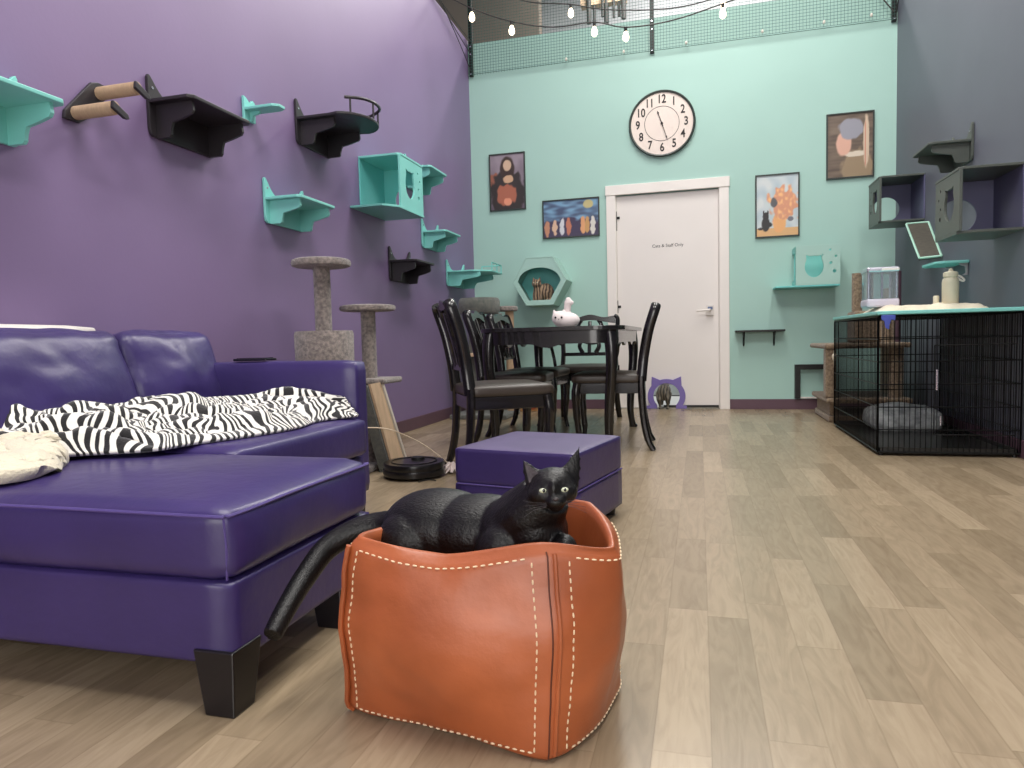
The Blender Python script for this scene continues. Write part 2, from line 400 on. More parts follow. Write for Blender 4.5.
for q in ([(-2.15, D-.05, 3.62), (-2.15, 6.1, 3.63), (-2.15, 5.4, 3.66)], [(-2.15, D-.05, 3.33), (-2.15, 6.35, 3.46), (-2.15, 5.7, 3.7)], [(-2.15, D-.05, 3.50), (-2.15, 6.3, 3.54), (-2.15, 5.6, 3.66)]):
    MB().tube(cr(q, 6), .004, 6).build('cord', M['cable'], nt_, smooth=True)
for q in ([(R-.02, D-.05, 3.35), (R-.05, 6.3, 3.55), (R-.03, 5.9, 3.7)], [(1.59, D-.05, 3.36), (1.48, D-.05, 3.52), (1.42, D-.05, 3.7)]):
    MB().tube(cr(q, 6), .005, 6).build('cord', M['cable'], nt_, smooth=True)

# pipes and beam in the warehouse
pb = thing('pipe_cluster', 'cluster of grey vertical pipes under a tan beam beyond the net', 'pipes', (-1.1, 8.9, 4.62))
for i, x in enumerate((-1.31, -1.25, -1.14, -1.10, -1.0, -.94, -.88)):
    MB().tube([(x, 8.9+.05*(i % 2), 4.62+.03*(i % 3)), (x, 8.9+.05*(i % 2), 7.9)], .018 if i % 3 else .03, 10).build('pipe', M['cable'], pb, smooth=True)
MB().box(-1.42, -.85, 8.93, 9.05, 4.86, 5.05).build('beam', M['wood'], pb)

# --- string lights
def string(name, label, pts, bulbs, loc):
    s_ = thing(name, label, 'string lights', loc)
    P = cr(pts, 10)
    MB().tube(P, .005, 6).build('cable', M['cable'], s_, smooth=True)
    for x in bulbs:
        p = min(P, key=lambda q: abs(q.x-x))
        b = MB().tube([p, p-Vector((0, 0, .035))], .012, 10).build('socket', M['bmetal'], s_, smooth=True)
        MB().lathe([(.010, -.03), (.016, -.045), (.024, -.07), (.022, -.092), (.010, -.105), (.002, -.108)], p, 14).build('bulb', M['bulb'], s_, smooth=True)
string('string_lights', 'lower sagging string of glowing bulbs in front of the net',
       [(-2.17, 5.5, 3.62), (-1.76, 5.5, 3.37), (-1.43, 5.5, 3.22), (-1.1, 5.5, 3.13), (-.77, 5.5, 3.12), (-.53, 5.5, 3.05), (-.2, 5.5, 3.05), (.18, 5.5, 3.12), (.6, 5.5, 3.22), (1.62, 5.5, 3.6)],
       (-1.76, -1.43, -.77, -.53, .18, .9), (0, 5.5, 3.1))
string('string_lights', 'upper string of bulbs crossing behind the lower one',
       [(-2.17, 5.9, 3.75), (-1.6, 5.9, 3.62), (-1.33, 5.9, 3.53), (-1.02, 5.9, 3.47), (-.7, 5.9, 3.38), (-.2, 5.9, 3.32), (.2, 5.9, 3.36), (.8, 5.9, 3.5), (1.62, 5.9, 3.75)],
       (-1.02, .2), (0, 5.9, 3.3))

# ------------------------------------------------------------------ cat shelves
def ear_plate(w, drop, top, ear=.30, ins=.0):
    # wall plate in (a, z) with two ears standing above the board
    pts = [(.02, -drop), (.006, -drop+.01), (0, -drop+.03), (0, top-.012), (.006, top), (.016, top-.006)]
    e = ear*w
    for i in range(1, 8):
        t = i/7; pts.append((.016+(e-.016)*t, .018+(top-.02)*(1-t)**1.9))
    pts += [(w-p[0], p[1]) for p in reversed(pts[6:])]
    pts += [(w-p[0], p[1]) for p in reversed(pts[:6])]
    return pts
def bracket_prof(d, h):
    # in (b, z): corner at wall under the board
    pts = [(0, 0), (d*.88, 0), (d*.9, -h*.28), (d*.86, -h*.38)]
    for i in range(1, 9):
        t = i/8; pts.append((d*(.86-.46*t), -h*(.38+.12*t+.06*math.sin(t*PI/2))))
    for i in range(1, 7):
        t = i/6; pts.append((d*(.40-.06*math.sin(t*PI/2)), -h*(.56+.36*t)))
    pts += [(d*.30, -h), (0, -h)]
    return pts
def wallframe(side, y0, zb):
    if side == 'L': return lambda a, b, z: Vector((-L+b, y0+a, zb+z))
    return lambda a, b, z: Vector((R-b, y0+a, zb+z))
def cat_shelf(side, y0, w, zb, d, m, label, drop=.132, top=.102, board=None, group=None, name='cat_wall_shelf', rail=False, t=.015, inset=.035, screws=True):
    F = wallframe(side, y0, zb)
    r = thing(name, label, 'cat shelf', F(w/2, 0, 0), 0, group)
    MB().plate([ear_plate(w, drop, top)], .014, lambda u, v, q: F(u, .002+q, v)).build('wall_plate', m, r, bevel=.002)
    board = board or [(0, .016), (w, .016), (w, d-.02), (w-.02, d), (.02, d), (0, d-.02)]
    MB().plate([board], -t, lambda u, v, q: F(u, v, q)).build('board', m, r, bevel=.003)
    for a in (inset, w-inset-.014):
        MB().plate([bracket_prof(d*.92, drop-.012)], .014, lambda u, v, q: F(a+q, .016+u, -t+v)).build('bracket', m, r, bevel=.002)
    if screws:
        for a, z in ((.022, .05), (w-.022, .05)):
            p0 = F(a, .016, z); p1 = F(a, .019, z)
            MB().tube([p0, p1], .006, 8).build('screw', M['chrome'], r)
    return r, F
G1 = 'cat shelves climbing the purple wall'
cat_shelf('L', 1.46, .385, 1.49, .22, M['teal'], 'teal wall shelf at the left edge above the sofa', group=G1)
cat_shelf('L', 2.42, .40, 1.707, .22, M['black'], 'wide black wall shelf beside the sisal rungs', drop=.148, group=G1)
cat_shelf('L', 3.19, .37, 1.458, .22, M['teal'], 'teal wall shelf above the tall grey scratching post', group=G1)
cat_shelf('L', 5.02, .37, 2.035, .22, M['teal'], 'teal wall shelf just behind the teal box house', group=G1, drop=.15)
cat_shelf('L', 5.32, .37, 1.592, .22, M['teal'], 'small teal wall shelf below the box house near the corner', group=G1)
cat_shelf('L', 4.68, .38, 1.289, .22, M['black'], 'low black wall shelf with two pointed ears', drop=.148, group=G1)
# curved-rail shelf
F = wallframe('L', 3.52, 1.965)
bd = [(0, .016), (.38, .016), (.38, .22)] + [(.19+.205*math.cos(t), .24+.16*math.sin(t)) for t in [PI*i/16 for i in range(1, 16)]] + [(0, .22)]
r, F = cat_shelf('L', 3.52, .38, 1.965, .26, M['black'], 'black wall perch with a curved railing', drop=.145, board=bd, group=G1)
ra = cr([F(.03, .30, .085), F(.09, .38, .085), F(.19, .41, .085), F(.30, .38, .085), F(.385, .27, .085), F(.39, .17, .085)], 8)
MB().tube(ra, .009, 8).build('rail', M['black'], r, smooth=True)
for i in (3, 14, 26, 37): MB().tube([ra[i]-Vector((0, 0, .09)), ra[i]], .006, 8).build('rail_post', M['black'], r, smooth=True)
# corner shelf with a low fence
bd = [(0, .016), (.46, .016), (.46, .38), (.44, .40), (.10, .40), (0, .26)]
r, F = cat_shelf('L', 5.87, .48, 1.318, .36, M['teal'], 'teal wall shelf with a low fence in the far corner', drop=.13, board=bd, group=G1)
for a0, b0, a1, b1 in ((.44, .20, .44, .39), (.44, .39, .14, .39)):
    MB().tube([F(a0, b0, .07), F(a1, b1, .07)], .006, 6).build('rail', M['teal'], r, smooth=True)
for a, b in ((.44, .20), (.44, .30), (.44, .39), (.30, .39), (.14, .39)):
    MB().tube([F(a, b, 0), F(a, b, .07)], .006, 6).build('rail_post', M['teal'], r, smooth=True)
# small step
F = wallframe('L', 3.05, 1.872)
r = thing('cat_wall_step', 'narrow teal wall step between the two upper black shelves', 'cat shelf', F(.05, 0, 0), group=G1)
MB().plate([[(0, -.06), (.09, -.06), (.09, .04), (.07, .05), (.05, .028), (.02, .05), (0, .055)]], .014, lambda u, v, q: F(u, .002+q, v)).build('wall_plate', M['teal'], r, bevel=.002)
MB().plate([[(0, .016), (.09, .016), (.09, .17), (.07, .2), (.02, .2), (0, .17)]], -.014, lambda u, v, q: F(u, v, q)).build('board', M['teal'], r, bevel=.003)
MB().plate([[(0, 0), (.06, 0), (.05, -.014), (.018, -.02), (.014, -.045), (0, -.05)]], .014, lambda u, v, q: F(.04+q, .016+u, -.014+v)).build('bracket', M['teal'], r)
# sisal rung step
F = wallframe('L', 2.02, 1.53)
r = thing('cat_wall_rungs', 'black wall step with two sisal wrapped rungs', 'cat shelf', F(.07, 0, .07), group=G1)
MB().plate([[(-.005, -.02), (.0, .01), (.12, .145), (.15, .155), (.2, .15), (.19, .11), (.09, .0), (.06, -.02)]], .014, lambda u, v, q: F(u, .002+q, v)).build('wall_plate', M['black'], r, bevel=.003)
for a, z in ((.155, .115), (.045, .01)):
    MB().tube([F(a, .016, z), F(a, .19, z)], .024, 16).build('rung', M['sisal'], r, smooth=True)
    MB().plate([[(-.02, .02), (.045, -.012), (.05, -.028), (.03, -.03), (-.024, -.006)]], .014, lambda u, v, q: F(a+u, .19+q, z+v)).build('end_cap', M['black'], r, bevel=.003)

def cat_head(cx, cy, rx, ry, n=28):
    pts = []
    for i in range(n):
        t = 2*PI*i/n; x, y = math.cos(t), math.sin(t)
        k = 1.0
        for ta in (PI*.29, PI*.71):
            dlt = abs(t-ta)
            if dlt < .26: k = 1+.42*(1-dlt/.26)
        pts.append((cx+rx*x*k, cy+ry*y*k))
    return pts
def cat_box(side, y0, w, z0, h, d, m, mi, label, ext=.13, group=None, hole_far=(.5, .42, .27), wall_back=True):
    F = wallframe(side, y0, z0)
    r = thing('cat_wall_box', label, 'cat house', F(w/2, 0, 0), 0, group)
    t = .014
    MB().plate([[(0, .002), (w, .002), (w, d), (.04, d), (-.0, d-.06)] if ext == 0 else [(-ext, .002), (w, .002), (w, d+.005), (-ext+.10, d+.005), (-ext, d-.07)]], -t, lambda u, v, q: F(u, v, q)).build('floor_board', m, r, bevel=.002)
    MB().plate([[(0, .002), (w, .002), (w, d+.003), (.02, d+.003), (0, d-.02)]], t, lambda u, v, q: F(u, v, h+q)).build('roof_board', m, r, bevel=.002)
    hole = cat_head(w*.42, h*.5, w*.20, h*.27)
    dots = [circ(w*.78, h*z, .009, 10) for z in (.82, .66, .5, .34)]; dots[3] = circ(w*.8, h*.32, .014, 10); dots[1] = circ(w*.86, h*.67, .009, 10)
    MB().plate([[(0, 0), (w, 0), (w, h), (0, h)], hole]+dots, t, lambda u, v, q: F(u, d-t+q, v)).build('front_panel', m, r, bevel=.0015)
    MB().plate([[(.002, 0), (d-t, 0), (d-t, h), (.002, h)], circ(d*hole_far[0], h*hole_far[1], h*hole_far[2], 30)], t, lambda u, v, q: F(w-t+q, u, v)).build('far_panel', mi, r)
    MB().plate([[(0, 0), (w-t, 0), (w-t, h), (0, h)]], .008, lambda u, v, q: F(u, .002+q, v)).build('back_panel', mi, r)
    return r, F
r, F = cat_box('L', 4.27, .385, 1.581, .336, .30, M['teal'], M['teal_d'], 'teal box cat house with a cat head cutout on the purple wall', ext=.14, hole_far=(.64, .36, .30))
G2 = 'dark box cat houses on the slate wall'
r, F = cat_box('R', 5.87, .35, 1.52, .32, .31, M['grey_sh'], M['grey_in'], 'smaller dark cat box in the far right corner', ext=.0, group=G2, hole_far=(.60, .42, .30))
r, F = cat_box('R', 4.21, .39, 1.205, .32, .30, M['grey_sh'], M['grey_in'], 'larger dark cat box nearest the right edge', ext=.0, group=G2, hole_far=(.63, .40, .30))
cat_shelf('R', 4.92, .36, 1.849, .25, M['grey_sh'], 'single dark wall shelf above the dark cat boxes', drop=.13, top=.10)
# teal curved step on right wall
F = wallframe('R', 4.96, 1.115)
r = thing('cat_wall_step', 'thin teal wall step above the beige bottle', 'cat shelf', F(.17, 0, 0))
MB().plate([[(0, .002), (.34, .002), (.33, .16), (.28, .19), (.04, .19), (0, .14)]], -.016, lambda u, v, q: F(u, v, q)).build('board', M['teal'], r, bevel=.004)
MB().plate([[(0, 0), (.05, 0), (.04, -.012), (.014, -.02), (.010, -.06), (.03, -.075), (.0, -.075)]], .012, lambda u, v, q: F(.03+q, .002+u, -.017+v)).build('bracket', M['grey_plastic'], r)
MB().plate([[(0, 0), (.05, 0), (.04, -.012), (.014, -.02), (.010, -.06), (.0, -.075)]], .012, lambda u, v, q: F(.28+q, .002+u, -.017+v)).build('bracket', M['grey_plastic'], r)
# carpeted ramp
r = thing('cat_ramp', 'slanted carpeted ramp with pale teal edges below the dark boxes', 'cat ramp', (1.55, 5.6, 1.33))
A, B, C_, D_ = Vector((1.475, 5.755, 1.468)), Vector((1.622, 5.755, 1.472)), Vector((1.622, 5.463, 1.195)), Vector((1.485, 5.46, 1.185))
def quadslab(mb, a, b, c, d, t):
    n = (b-a).cross(d-a).normalized()*t
    return mb.add([a, b, c, d, a+n, b+n, c+n, d+n], [(0, 1, 2, 3), (7, 6, 5, 4), (0, 4, 5, 1), (1, 5, 6, 2), (2, 6, 7, 3), (3, 7, 4, 0)])
quadslab(MB(), A, B, C_, D_, .02).build('carpet_face', M['rampcarpet'], r)
e = MB()
for a, b in ((A, B), (B, C_), (C_, D_), (D_, A)): e.tube([a, b], .008, 4)
e.build('edging', M['lgreen'], r)

# ------------------------------------------------------------------ back wall items
# hexagon cubby
def hexpts(cx, cz, rx, rz): return [(cx+rx*math.cos(PI/3*i), cz+rz*math.sin(PI/3*i)) for i in range(6)]
hx, hz, hr = -1.452, 1.235, .262
yf = D-.31
r = thing('hexagon_cat_cubby', 'mint hexagonal cat cubby on the wall with a tabby inside', 'cat house', (hx, D, hz-.22))
fr = lambda u, v, w: Vector((u, yf+w, v))
outer = hexpts(hx, hz, hr, hr); inner = hexpts(hx, hz, hr-.018, hr-.018)
MB().plate([outer, inner], .308, fr).build('shell', M['wall_teal'], r, bevel=.002)
# front face: hexagon below, arch above
fo = hexpts(hx, hz, hr-.019, hr-.019)
ri = hr-.055
ins = [(hx-ri, hz-.0), (hx-ri/2, hz-ri*.866), (hx+ri/2, hz-ri*.866), (hx+ri, hz)] + [(hx+(ri*.97)*math.cos(t), hz+.0+.125*math.sin(t)) for t in [PI*i/14 for i in range(1, 14)]]
MB().plate([fo, ins], .014, lambda u, v, w: Vector((u, yf+.002+w, v))).build('front_panel', M['wall_teal'], r)
MB().plate([hexpts(hx, hz, hr-.019, hr-.019)], .01, lambda u, v, w: Vector((u, D-.015+w, v))).build('back_panel', M['teal_d'], r)

def art(name, label, x0, x1, z0, z1, fn, nx=56, nz=80):
    r = thing(name, label, 'picture', ((x0+x1)/2, D, z0))
    b = .012
    MB().plate([[(x0, z0), (x1, z0), (x1, z1), (x0, z1)], [(x0+b, z0+b), (x1-b, z0+b), (x1-b, z1-b), (x0+b, z1-b)]], .02, lambda u, v, w: Vector((u, D-.022+w, v))).build('frame', M['clockrim'], r, bevel=.001)
    me = bpy.data.meshes.new('print'); vs = []; cols = []
    for j in range(nz+1):
        for i in range(nx+1):
            u, v = i/nx, j/nz
            vs.append((x0+b+(x1-x0-2*b)*u-r.location.x, D-.012-r.location.y, z0+b+(z1-z0-2*b)*v-r.location.z)); cols.append(lin(fn(u, v)))
    fs = [(j*(nx+1)+i, j*(nx+1)+i+1, (j+1)*(nx+1)+i+1, (j+1)*(nx+1)+i) for j in range(nz) for i in range(nx)]
    me.from_pydata(vs, [], fs); ca = me.color_attributes.new('print', 'FLOAT_COLOR', 'POINT')
    for i, c in enumerate(cols): ca.data[i].color = (*c, 1)
    me.materials.append(M['print']); o = bpy.data.objects.new('print', me); C.objects.link(o); o.parent = r
    return r
def nz2(u, v, s, k=0): return noise.noise(Vector((u*s, v*s, k)))
def mixc(a, b, t): t = max(0, min(1, t)); return tuple(a[i]*(1-t)+b[i]*t for i in range(3))
def blob(u, v, cu, cv, ru, rv, k=0, rag=.25):
    d = math.hypot((u-cu)/ru, (v-cv)/rv)+nz2(u, v, 9, k)*rag
    return max(0, min(1, (1.08-d)/.16))
def art1(u, v):
    c = mixc((104, 92, 104), (150, 138, 148), v+.3*nz2(u, v, 6, 1))
    c = mixc(c, (150, 92, 74), blob(u, v, .1, .5, .25, .16, 2))
    c = mixc(c, (52, 46, 44), blob(u, v, .5, .28, .52, .42, 3))
    c = mixc(c, (60, 46, 40), blob(u, v, .5, .74, .22, .21, 4, .1))
    c = mixc(c, (206, 176, 150), blob(u, v, .5, .80, .12, .1, 5, .1))
    c = mixc(c, (206, 168, 136), blob(u, v, .52, .55, .16, .07, 6))
    c = mixc(c, (170, 102, 80), blob(u, v, .46, .26, .30, .19, 7))
    return mixc(c, (226, 150, 120), blob(u, v, .5, .14, .12, .07, 8))
def art2(u, v):
    c = mixc((70, 84, 112), (120, 160, 190), .5+1.1*nz2(u*1.0, v*2.2, 5, 11))
    c = mixc(c, (190, 178, 126), blob(u, v, .82, .86, .09, .12, 12, .1))
    c = mixc(c, (66, 58, 84), blob(u, v, .5, .12, .8, .36, 13, .3))
    for i, (x, cc) in enumerate(((.06, (190, 134, 106)), (.2, (214, 178, 150)), (.34, (206, 206, 210)), (.46, (190, 118, 92)), (.72, (220, 160, 112)), (.8, (196, 150, 96)), (.9, (214, 210, 200)))):
        c = mixc(c, cc, blob(u, v, x, .27, .045, .24, 14+i, .5))
    return c
def art3(u, v):
    c = mixc((176, 192, 200), (206, 212, 212), .5+nz2(u, v, 5, 30))
    if v < .13: c = (214, 170, 118)
    c = mixc(c, (228, 168, 110), blob(u, v, .55, .22, .16, .17, 31, .1))
    c = mixc(c, (214, 150, 118), blob(u, v, .66, .55, .34, .26, 32, .7))
    c = mixc(c, (240, 186, 130), max(0, nz2(u, v, 14, 33)*2.2)*blob(u, v, .66, .55, .34, .28, 32, .7))
    c = mixc(c, (88, 88, 92), blob(u, v, .42, .55, .08, .08, 34))
    for a in ((.22, .2, .1, .12), (.22, .33, .075, .07), (.31, .19, .07, .04), (.17, .39, .02, .04), (.27, .39, .02, .04), (.1, .13, .08, .02)):
        c = mixc(c, (40, 38, 40), blob(u, v, *a, 35, .05))
    return mixc(c, (110, 110, 120), blob(u, v, .82, .27, .07, .04, 36, .1))
def art4(u, v):
    c = mixc((92, 78, 68), (122, 106, 92), .5+nz2(u*.4, v*3, 7, 40))
    c = mixc(c, (150, 130, 104), blob(u, v, .66, .14, .36, .28, 41, .2))
    c = mixc(c, (214, 202, 184), blob(u, v, .62, .36, .26, .045, 42, .3))
    c = mixc(c, (216, 170, 150), blob(u, v, .36, .54, .17, .2, 43, .1))
    c = mixc(c, (150, 150, 160), blob(u, v, .52, .76, .28, .17, 44, .15))
    c = mixc(c, (206, 184, 160), blob(u, v, .86, .55, .07, .4, 45, .2))
    return mixc(c, (196, 120, 104), blob(u, v, .84, .5, .015, .34, 46, .2))
art('framed_picture', 'upright framed print with dark figure and orange patch, left of the clock', -2.0, -1.634, 1.965, 2.519, art1)
art('framed_picture', 'wide framed print of blue sky over small orange figures beside the door', -1.47, -.915, 1.661, 2.03, art2, 84, 56)
art('framed_picture', 'framed print of a black cat beside an orange bouquet', .489, .86, 1.548, 2.106, art3)
art('framed_picture', 'framed brown print with grey and pale shapes in the upper right', 1.077, 1.457, 2.018, 2.577, art4)

# clock
cx, cz, cr_ = -.3244, 2.6447, .3018
r = thing('wall_clock', 'large round wall clock with a cream face and dark rim', 'clock', (cx, D, cz-cr_))
MB().lathe([(cr_-.005, 0), (cr_, -.03), (cr_-.008, -.042), (cr_-.02, -.038), (cr_-.022, -.02), (.01, -.02)], (cx, D-.002, cz), 72, ax=1).build('rim', M['clockrim'], r, smooth=True)
MB().lathe([(cr_-.022, -.0), (cr_-.022, -.006)], (cx, D-.022, cz), 72, ax=1).build('face', M['clockface'], r)
MB().plate([circ(cx, cz, .158, 64), circ(cx, cz, .154, 64)], .001, lambda u, v, w: Vector((u, D-.030+w, v))).build('inner_ring', M['ink'], r)
for h in range(1, 13):
    a = PI/2-h*PI/6
    text(str(h), .098, M['ink'], 'numeral', r, (.218*math.cos(a), -.030, cr_+.218*math.sin(a)), (PI/2, 0, (0)), .0008, offset=.0018).scale = (.84, 1.08, 1)
def hand(name, ang, l, w):
    a = math.radians(90-ang); dx_, dz_ = math.cos(a), math.sin(a)
    P = lambda s, q: (cx+dx_*s-dz_*q, cz+dz_*s+dx_*q)
    MB().plate([[P(-.03, -w), P(l*.75, -w*.7), P(l*.8, -w*2), P(l, 0), P(l*.8, w*2), P(l*.75, w*.7), P(-.03, w)]], .002, lambda u, v, q: Vector((u, D-.036+q, v))).build(name, M['ink'], r)
hand('hour_hand', -19, .125, .0045); hand('minute_hand', 162, .158, .0035)
MB().lathe([(.012, 0), (.010, -.006)], (cx, D-.033, cz), 16, ax=1).build('hub', M['ink'], r)

# cat box with shelf on back wall
r = thing('cat_wall_box', 'mint cat box with a cat head cutout beside the framed bouquet print', 'cat house', (1.0, D, 1.08))
bx0, bx1, bz0, bz1 = .80, 1.15, 1.095, 1.43; yb = D-.26
hole = [(q[0], q[1]) for q in cat_head(.945, 1.25, .075, .092)]
dots = [circ(1.07, 1.385, .010, 10), circ(1.115, 1.33, .010, 10), circ(1.075, 1.275, .012, 10), circ(1.105, 1.205, .014, 12), circ(1.01, 1.345, .008, 8)]
MB().plate([[(bx0, bz0), (bx1, bz0), (bx1, bz1), (bx0, bz1)], hole]+dots, .014, lambda u, v, w: Vector((u, yb+w, v))).build('front_panel', M['wall_teal'], r, bevel=.0015)
MB().box(bx0, bx0+.014, yb+.014, D-.002, bz0, bz0+.05).box(bx0, bx0+.014, yb+.014, D-.002, bz1-.05, bz1).box(bx0, bx0+.014, yb+.014, yb+.06, bz0+.05, bz1-.05).build('side_panel', M['teal'], r)
MB().box(bx1-.014, bx1, yb+.014, D-.002, bz0, bz1).build('side_panel', M['teal'], r)
MB().box(bx0+.014, bx1-.014, D-.012, D-.002, bz0, bz1-.002).build('back_panel', M['teal'], r)
MB().box(.635, bx1+.0, yb+.0, D-.002, bz0-.016, bz0-.001).build('shelf_board', M['teal_d'], r, bevel=.003)

# small black shelf
r = thing('bracket_shelf', 'small black shelf on two curly brackets by the door', 'shelf', (.52, D, .70))
MB().box(.31, .73, D-.13, D-.002, .706, .724).build('board', M['bmetal'], r, bevel=.003)
for x in (.385, .645):
    MB().tube(cr([(x, D-.01, .704), (x, D-.01, .60), (x, D-.02, .585), (x, D-.035, .60), (x, D-.03, .63), (x, D-.05, .66), (x, D-.09, .68), (x, D-.12, .704)], 5), .007, 8).build('bracket', M['bmetal'], r, smooth=True)
# black square frame
r = thing('square_frame', 'open black square frame on the wall left of the brown cat tree', 'frame', (.95, D, .1))
MB().plate([[(.82, .10), (.865, .10), (.865, .36), (1.12, .36), (1.12, .10), (1.16, .10), (1.16, .405), (.82, .405)]], .05, lambda u, v, w: Vector((u, D-.052+w, v))).build('frame_bars', M['bmetal'], r, bevel=.003)
MB().box(.865, 1.12, D-.03, D-.002, .10, .112).build('white_sill', M['trim'], r)

# cat door ring on the door
r = thing('cat_door', 'purple cat head shaped flap ring at the foot of the white door', 'cat door', (-.31, D+.01, .0))
cx0, cz0, ro, ri_ = -.31, .122, .165, .122
pts = []
for i in range(0, 41):
    t = -PI*.235+(PI*1.47)*i/40; pts.append((cx0+ro*math.cos(t)*1.06, cz0+ro*math.sin(t)*.98))
ears = []
for p in pts: ears.append(p)
def insert_ear(lst, t0, t1, tip):
    out = []; done = False
    for p in lst:
        t = math.atan2(p[1]-cz0, p[0]-cx0)
        if t0 < t < t1:
            if not done: out.append(tip); done = True
        else: out.append(p)
    return out
ears = insert_ear(ears, PI*.22, PI*.36, (cx0+.135, cz0+.185)); ears = insert_ear(ears, PI*.64, PI*.78, (cx0-.135, cz0+.185))
o_ = [(cx0+.185, .004), (cx0+.185, .03), (cx0+.15, .035)] + ears[1:-1] + [(cx0-.15, .035), (cx0-.185, .03), (cx0-.185, .004), (cx0-.085, .004)]
i_ = [(cx0+ri_*math.cos(PI*1.235-(PI*1.47)*i/30)*1.0, cz0+ri_*math.sin(PI*1.235-(PI*1.47)*i/30)) for i in range(31)]
MB().plate([o_ + i_ + [(cx0+.085, .004)]], .03, lambda u, v, w: Vector((u, D-.012+w, v))).build('ring', M['purple_plastic'], r, bevel=.004)
MB().tube([(cx0-.12, D+.012, .125), (cx0+.12, D+.012, .125)], .006, 6).build('cross_bar', M['bmetal'], r)

# ------------------------------------------------------------------ cats in the distance
# tabby in the cubby
t = thing('tabby_cat', 'brown tabby cat sitting inside the hexagon cubby', 'cat', (-1.45, 6.50, 1.035))
b = MB(); zf = 1.035
b.ell((-1.415, 6.50, zf+.095), (.078, .09, .092)); b.ell((-1.475, 6.44, zf+.10), (.05, .055, .09)); b.ell((-1.485, 6.415, zf+.178), (.046, .044, .042))
b.ell((-1.487, 6.38, zf+.166), (.022, .02, .016))
for s_ in (-1, 1):
    b.tube([(-1.485+s_*.026, 6.42, zf+.20), (-1.485+s_*.034, 6.42, zf+.245)], [.018, .003], 8)
    b.tube([(-1.48+s_*.025, 6.41, zf+.09), (-1.48+s_*.025, 6.395, zf+.01)], [.02, .016], 8)
b.tube([(-1.38, 6.55, zf+.03), (-1.34, 6.47, zf+.02), (-1.40, 6.40, zf+.018)], [.02, .018, .012], 8)
o = b.build('body', M['tabby'], t, smooth='all'); remesh(o, .007, 4)
for s_ in (-1, 1): MB().ell((-1.487+s_*.017, 6.375, zf+.185), (.006, .004, .006), nu=10, nv=6).build('eye', M['eye'], t, smooth='all')
# grey tabby walking out through the cat door
t = thing('tabby_cat', 'grey tabby cat walking away through the purple cat door', 'cat', (-.33, D+.05, 0))
b = MB(); x = -.335; y = D-.06
b.ell((x, D+.14, .165), (.062, .2, .062)); b.ell((x, D-.0, .155), (.066, .08, .078))
for s_ in (-1, 1):
    b.tube([(x+s_*.035, D-.01, .15), (x+s_*.04, D-.05, .09), (x+s_*.036, D-.015, .045), (x+s_*.034, D-.03, .012)], [.045, .028, .016, .015], 8)
    b.ell((x+s_*.034, D-.045, .012), (.017, .026, .012))
    b.tube([(x+s_*.032, D+.26, .14), (x+s_*.032, D+.27, .012)], [.028, .014], 8)
    b.tube([(x+s_*.022, D+.40, .25), (x+s_*.03, D+.40, .285)], [.016, .003], 8)
b.tube([(x, D+.24, .18), (x, D+.36, .21)], [.05, .035], 8); b.ell((x, D+.4, .22), (.042, .05, .038))
b.tube([(x, D-.06, .19), (x+.02, D-.085, .15), (x+.03, D-.08, .10)], [.016, .014, .009], 8)
o = b.build('body', M['tabby_g'], t, smooth='all'); remesh(o, .007, 4)

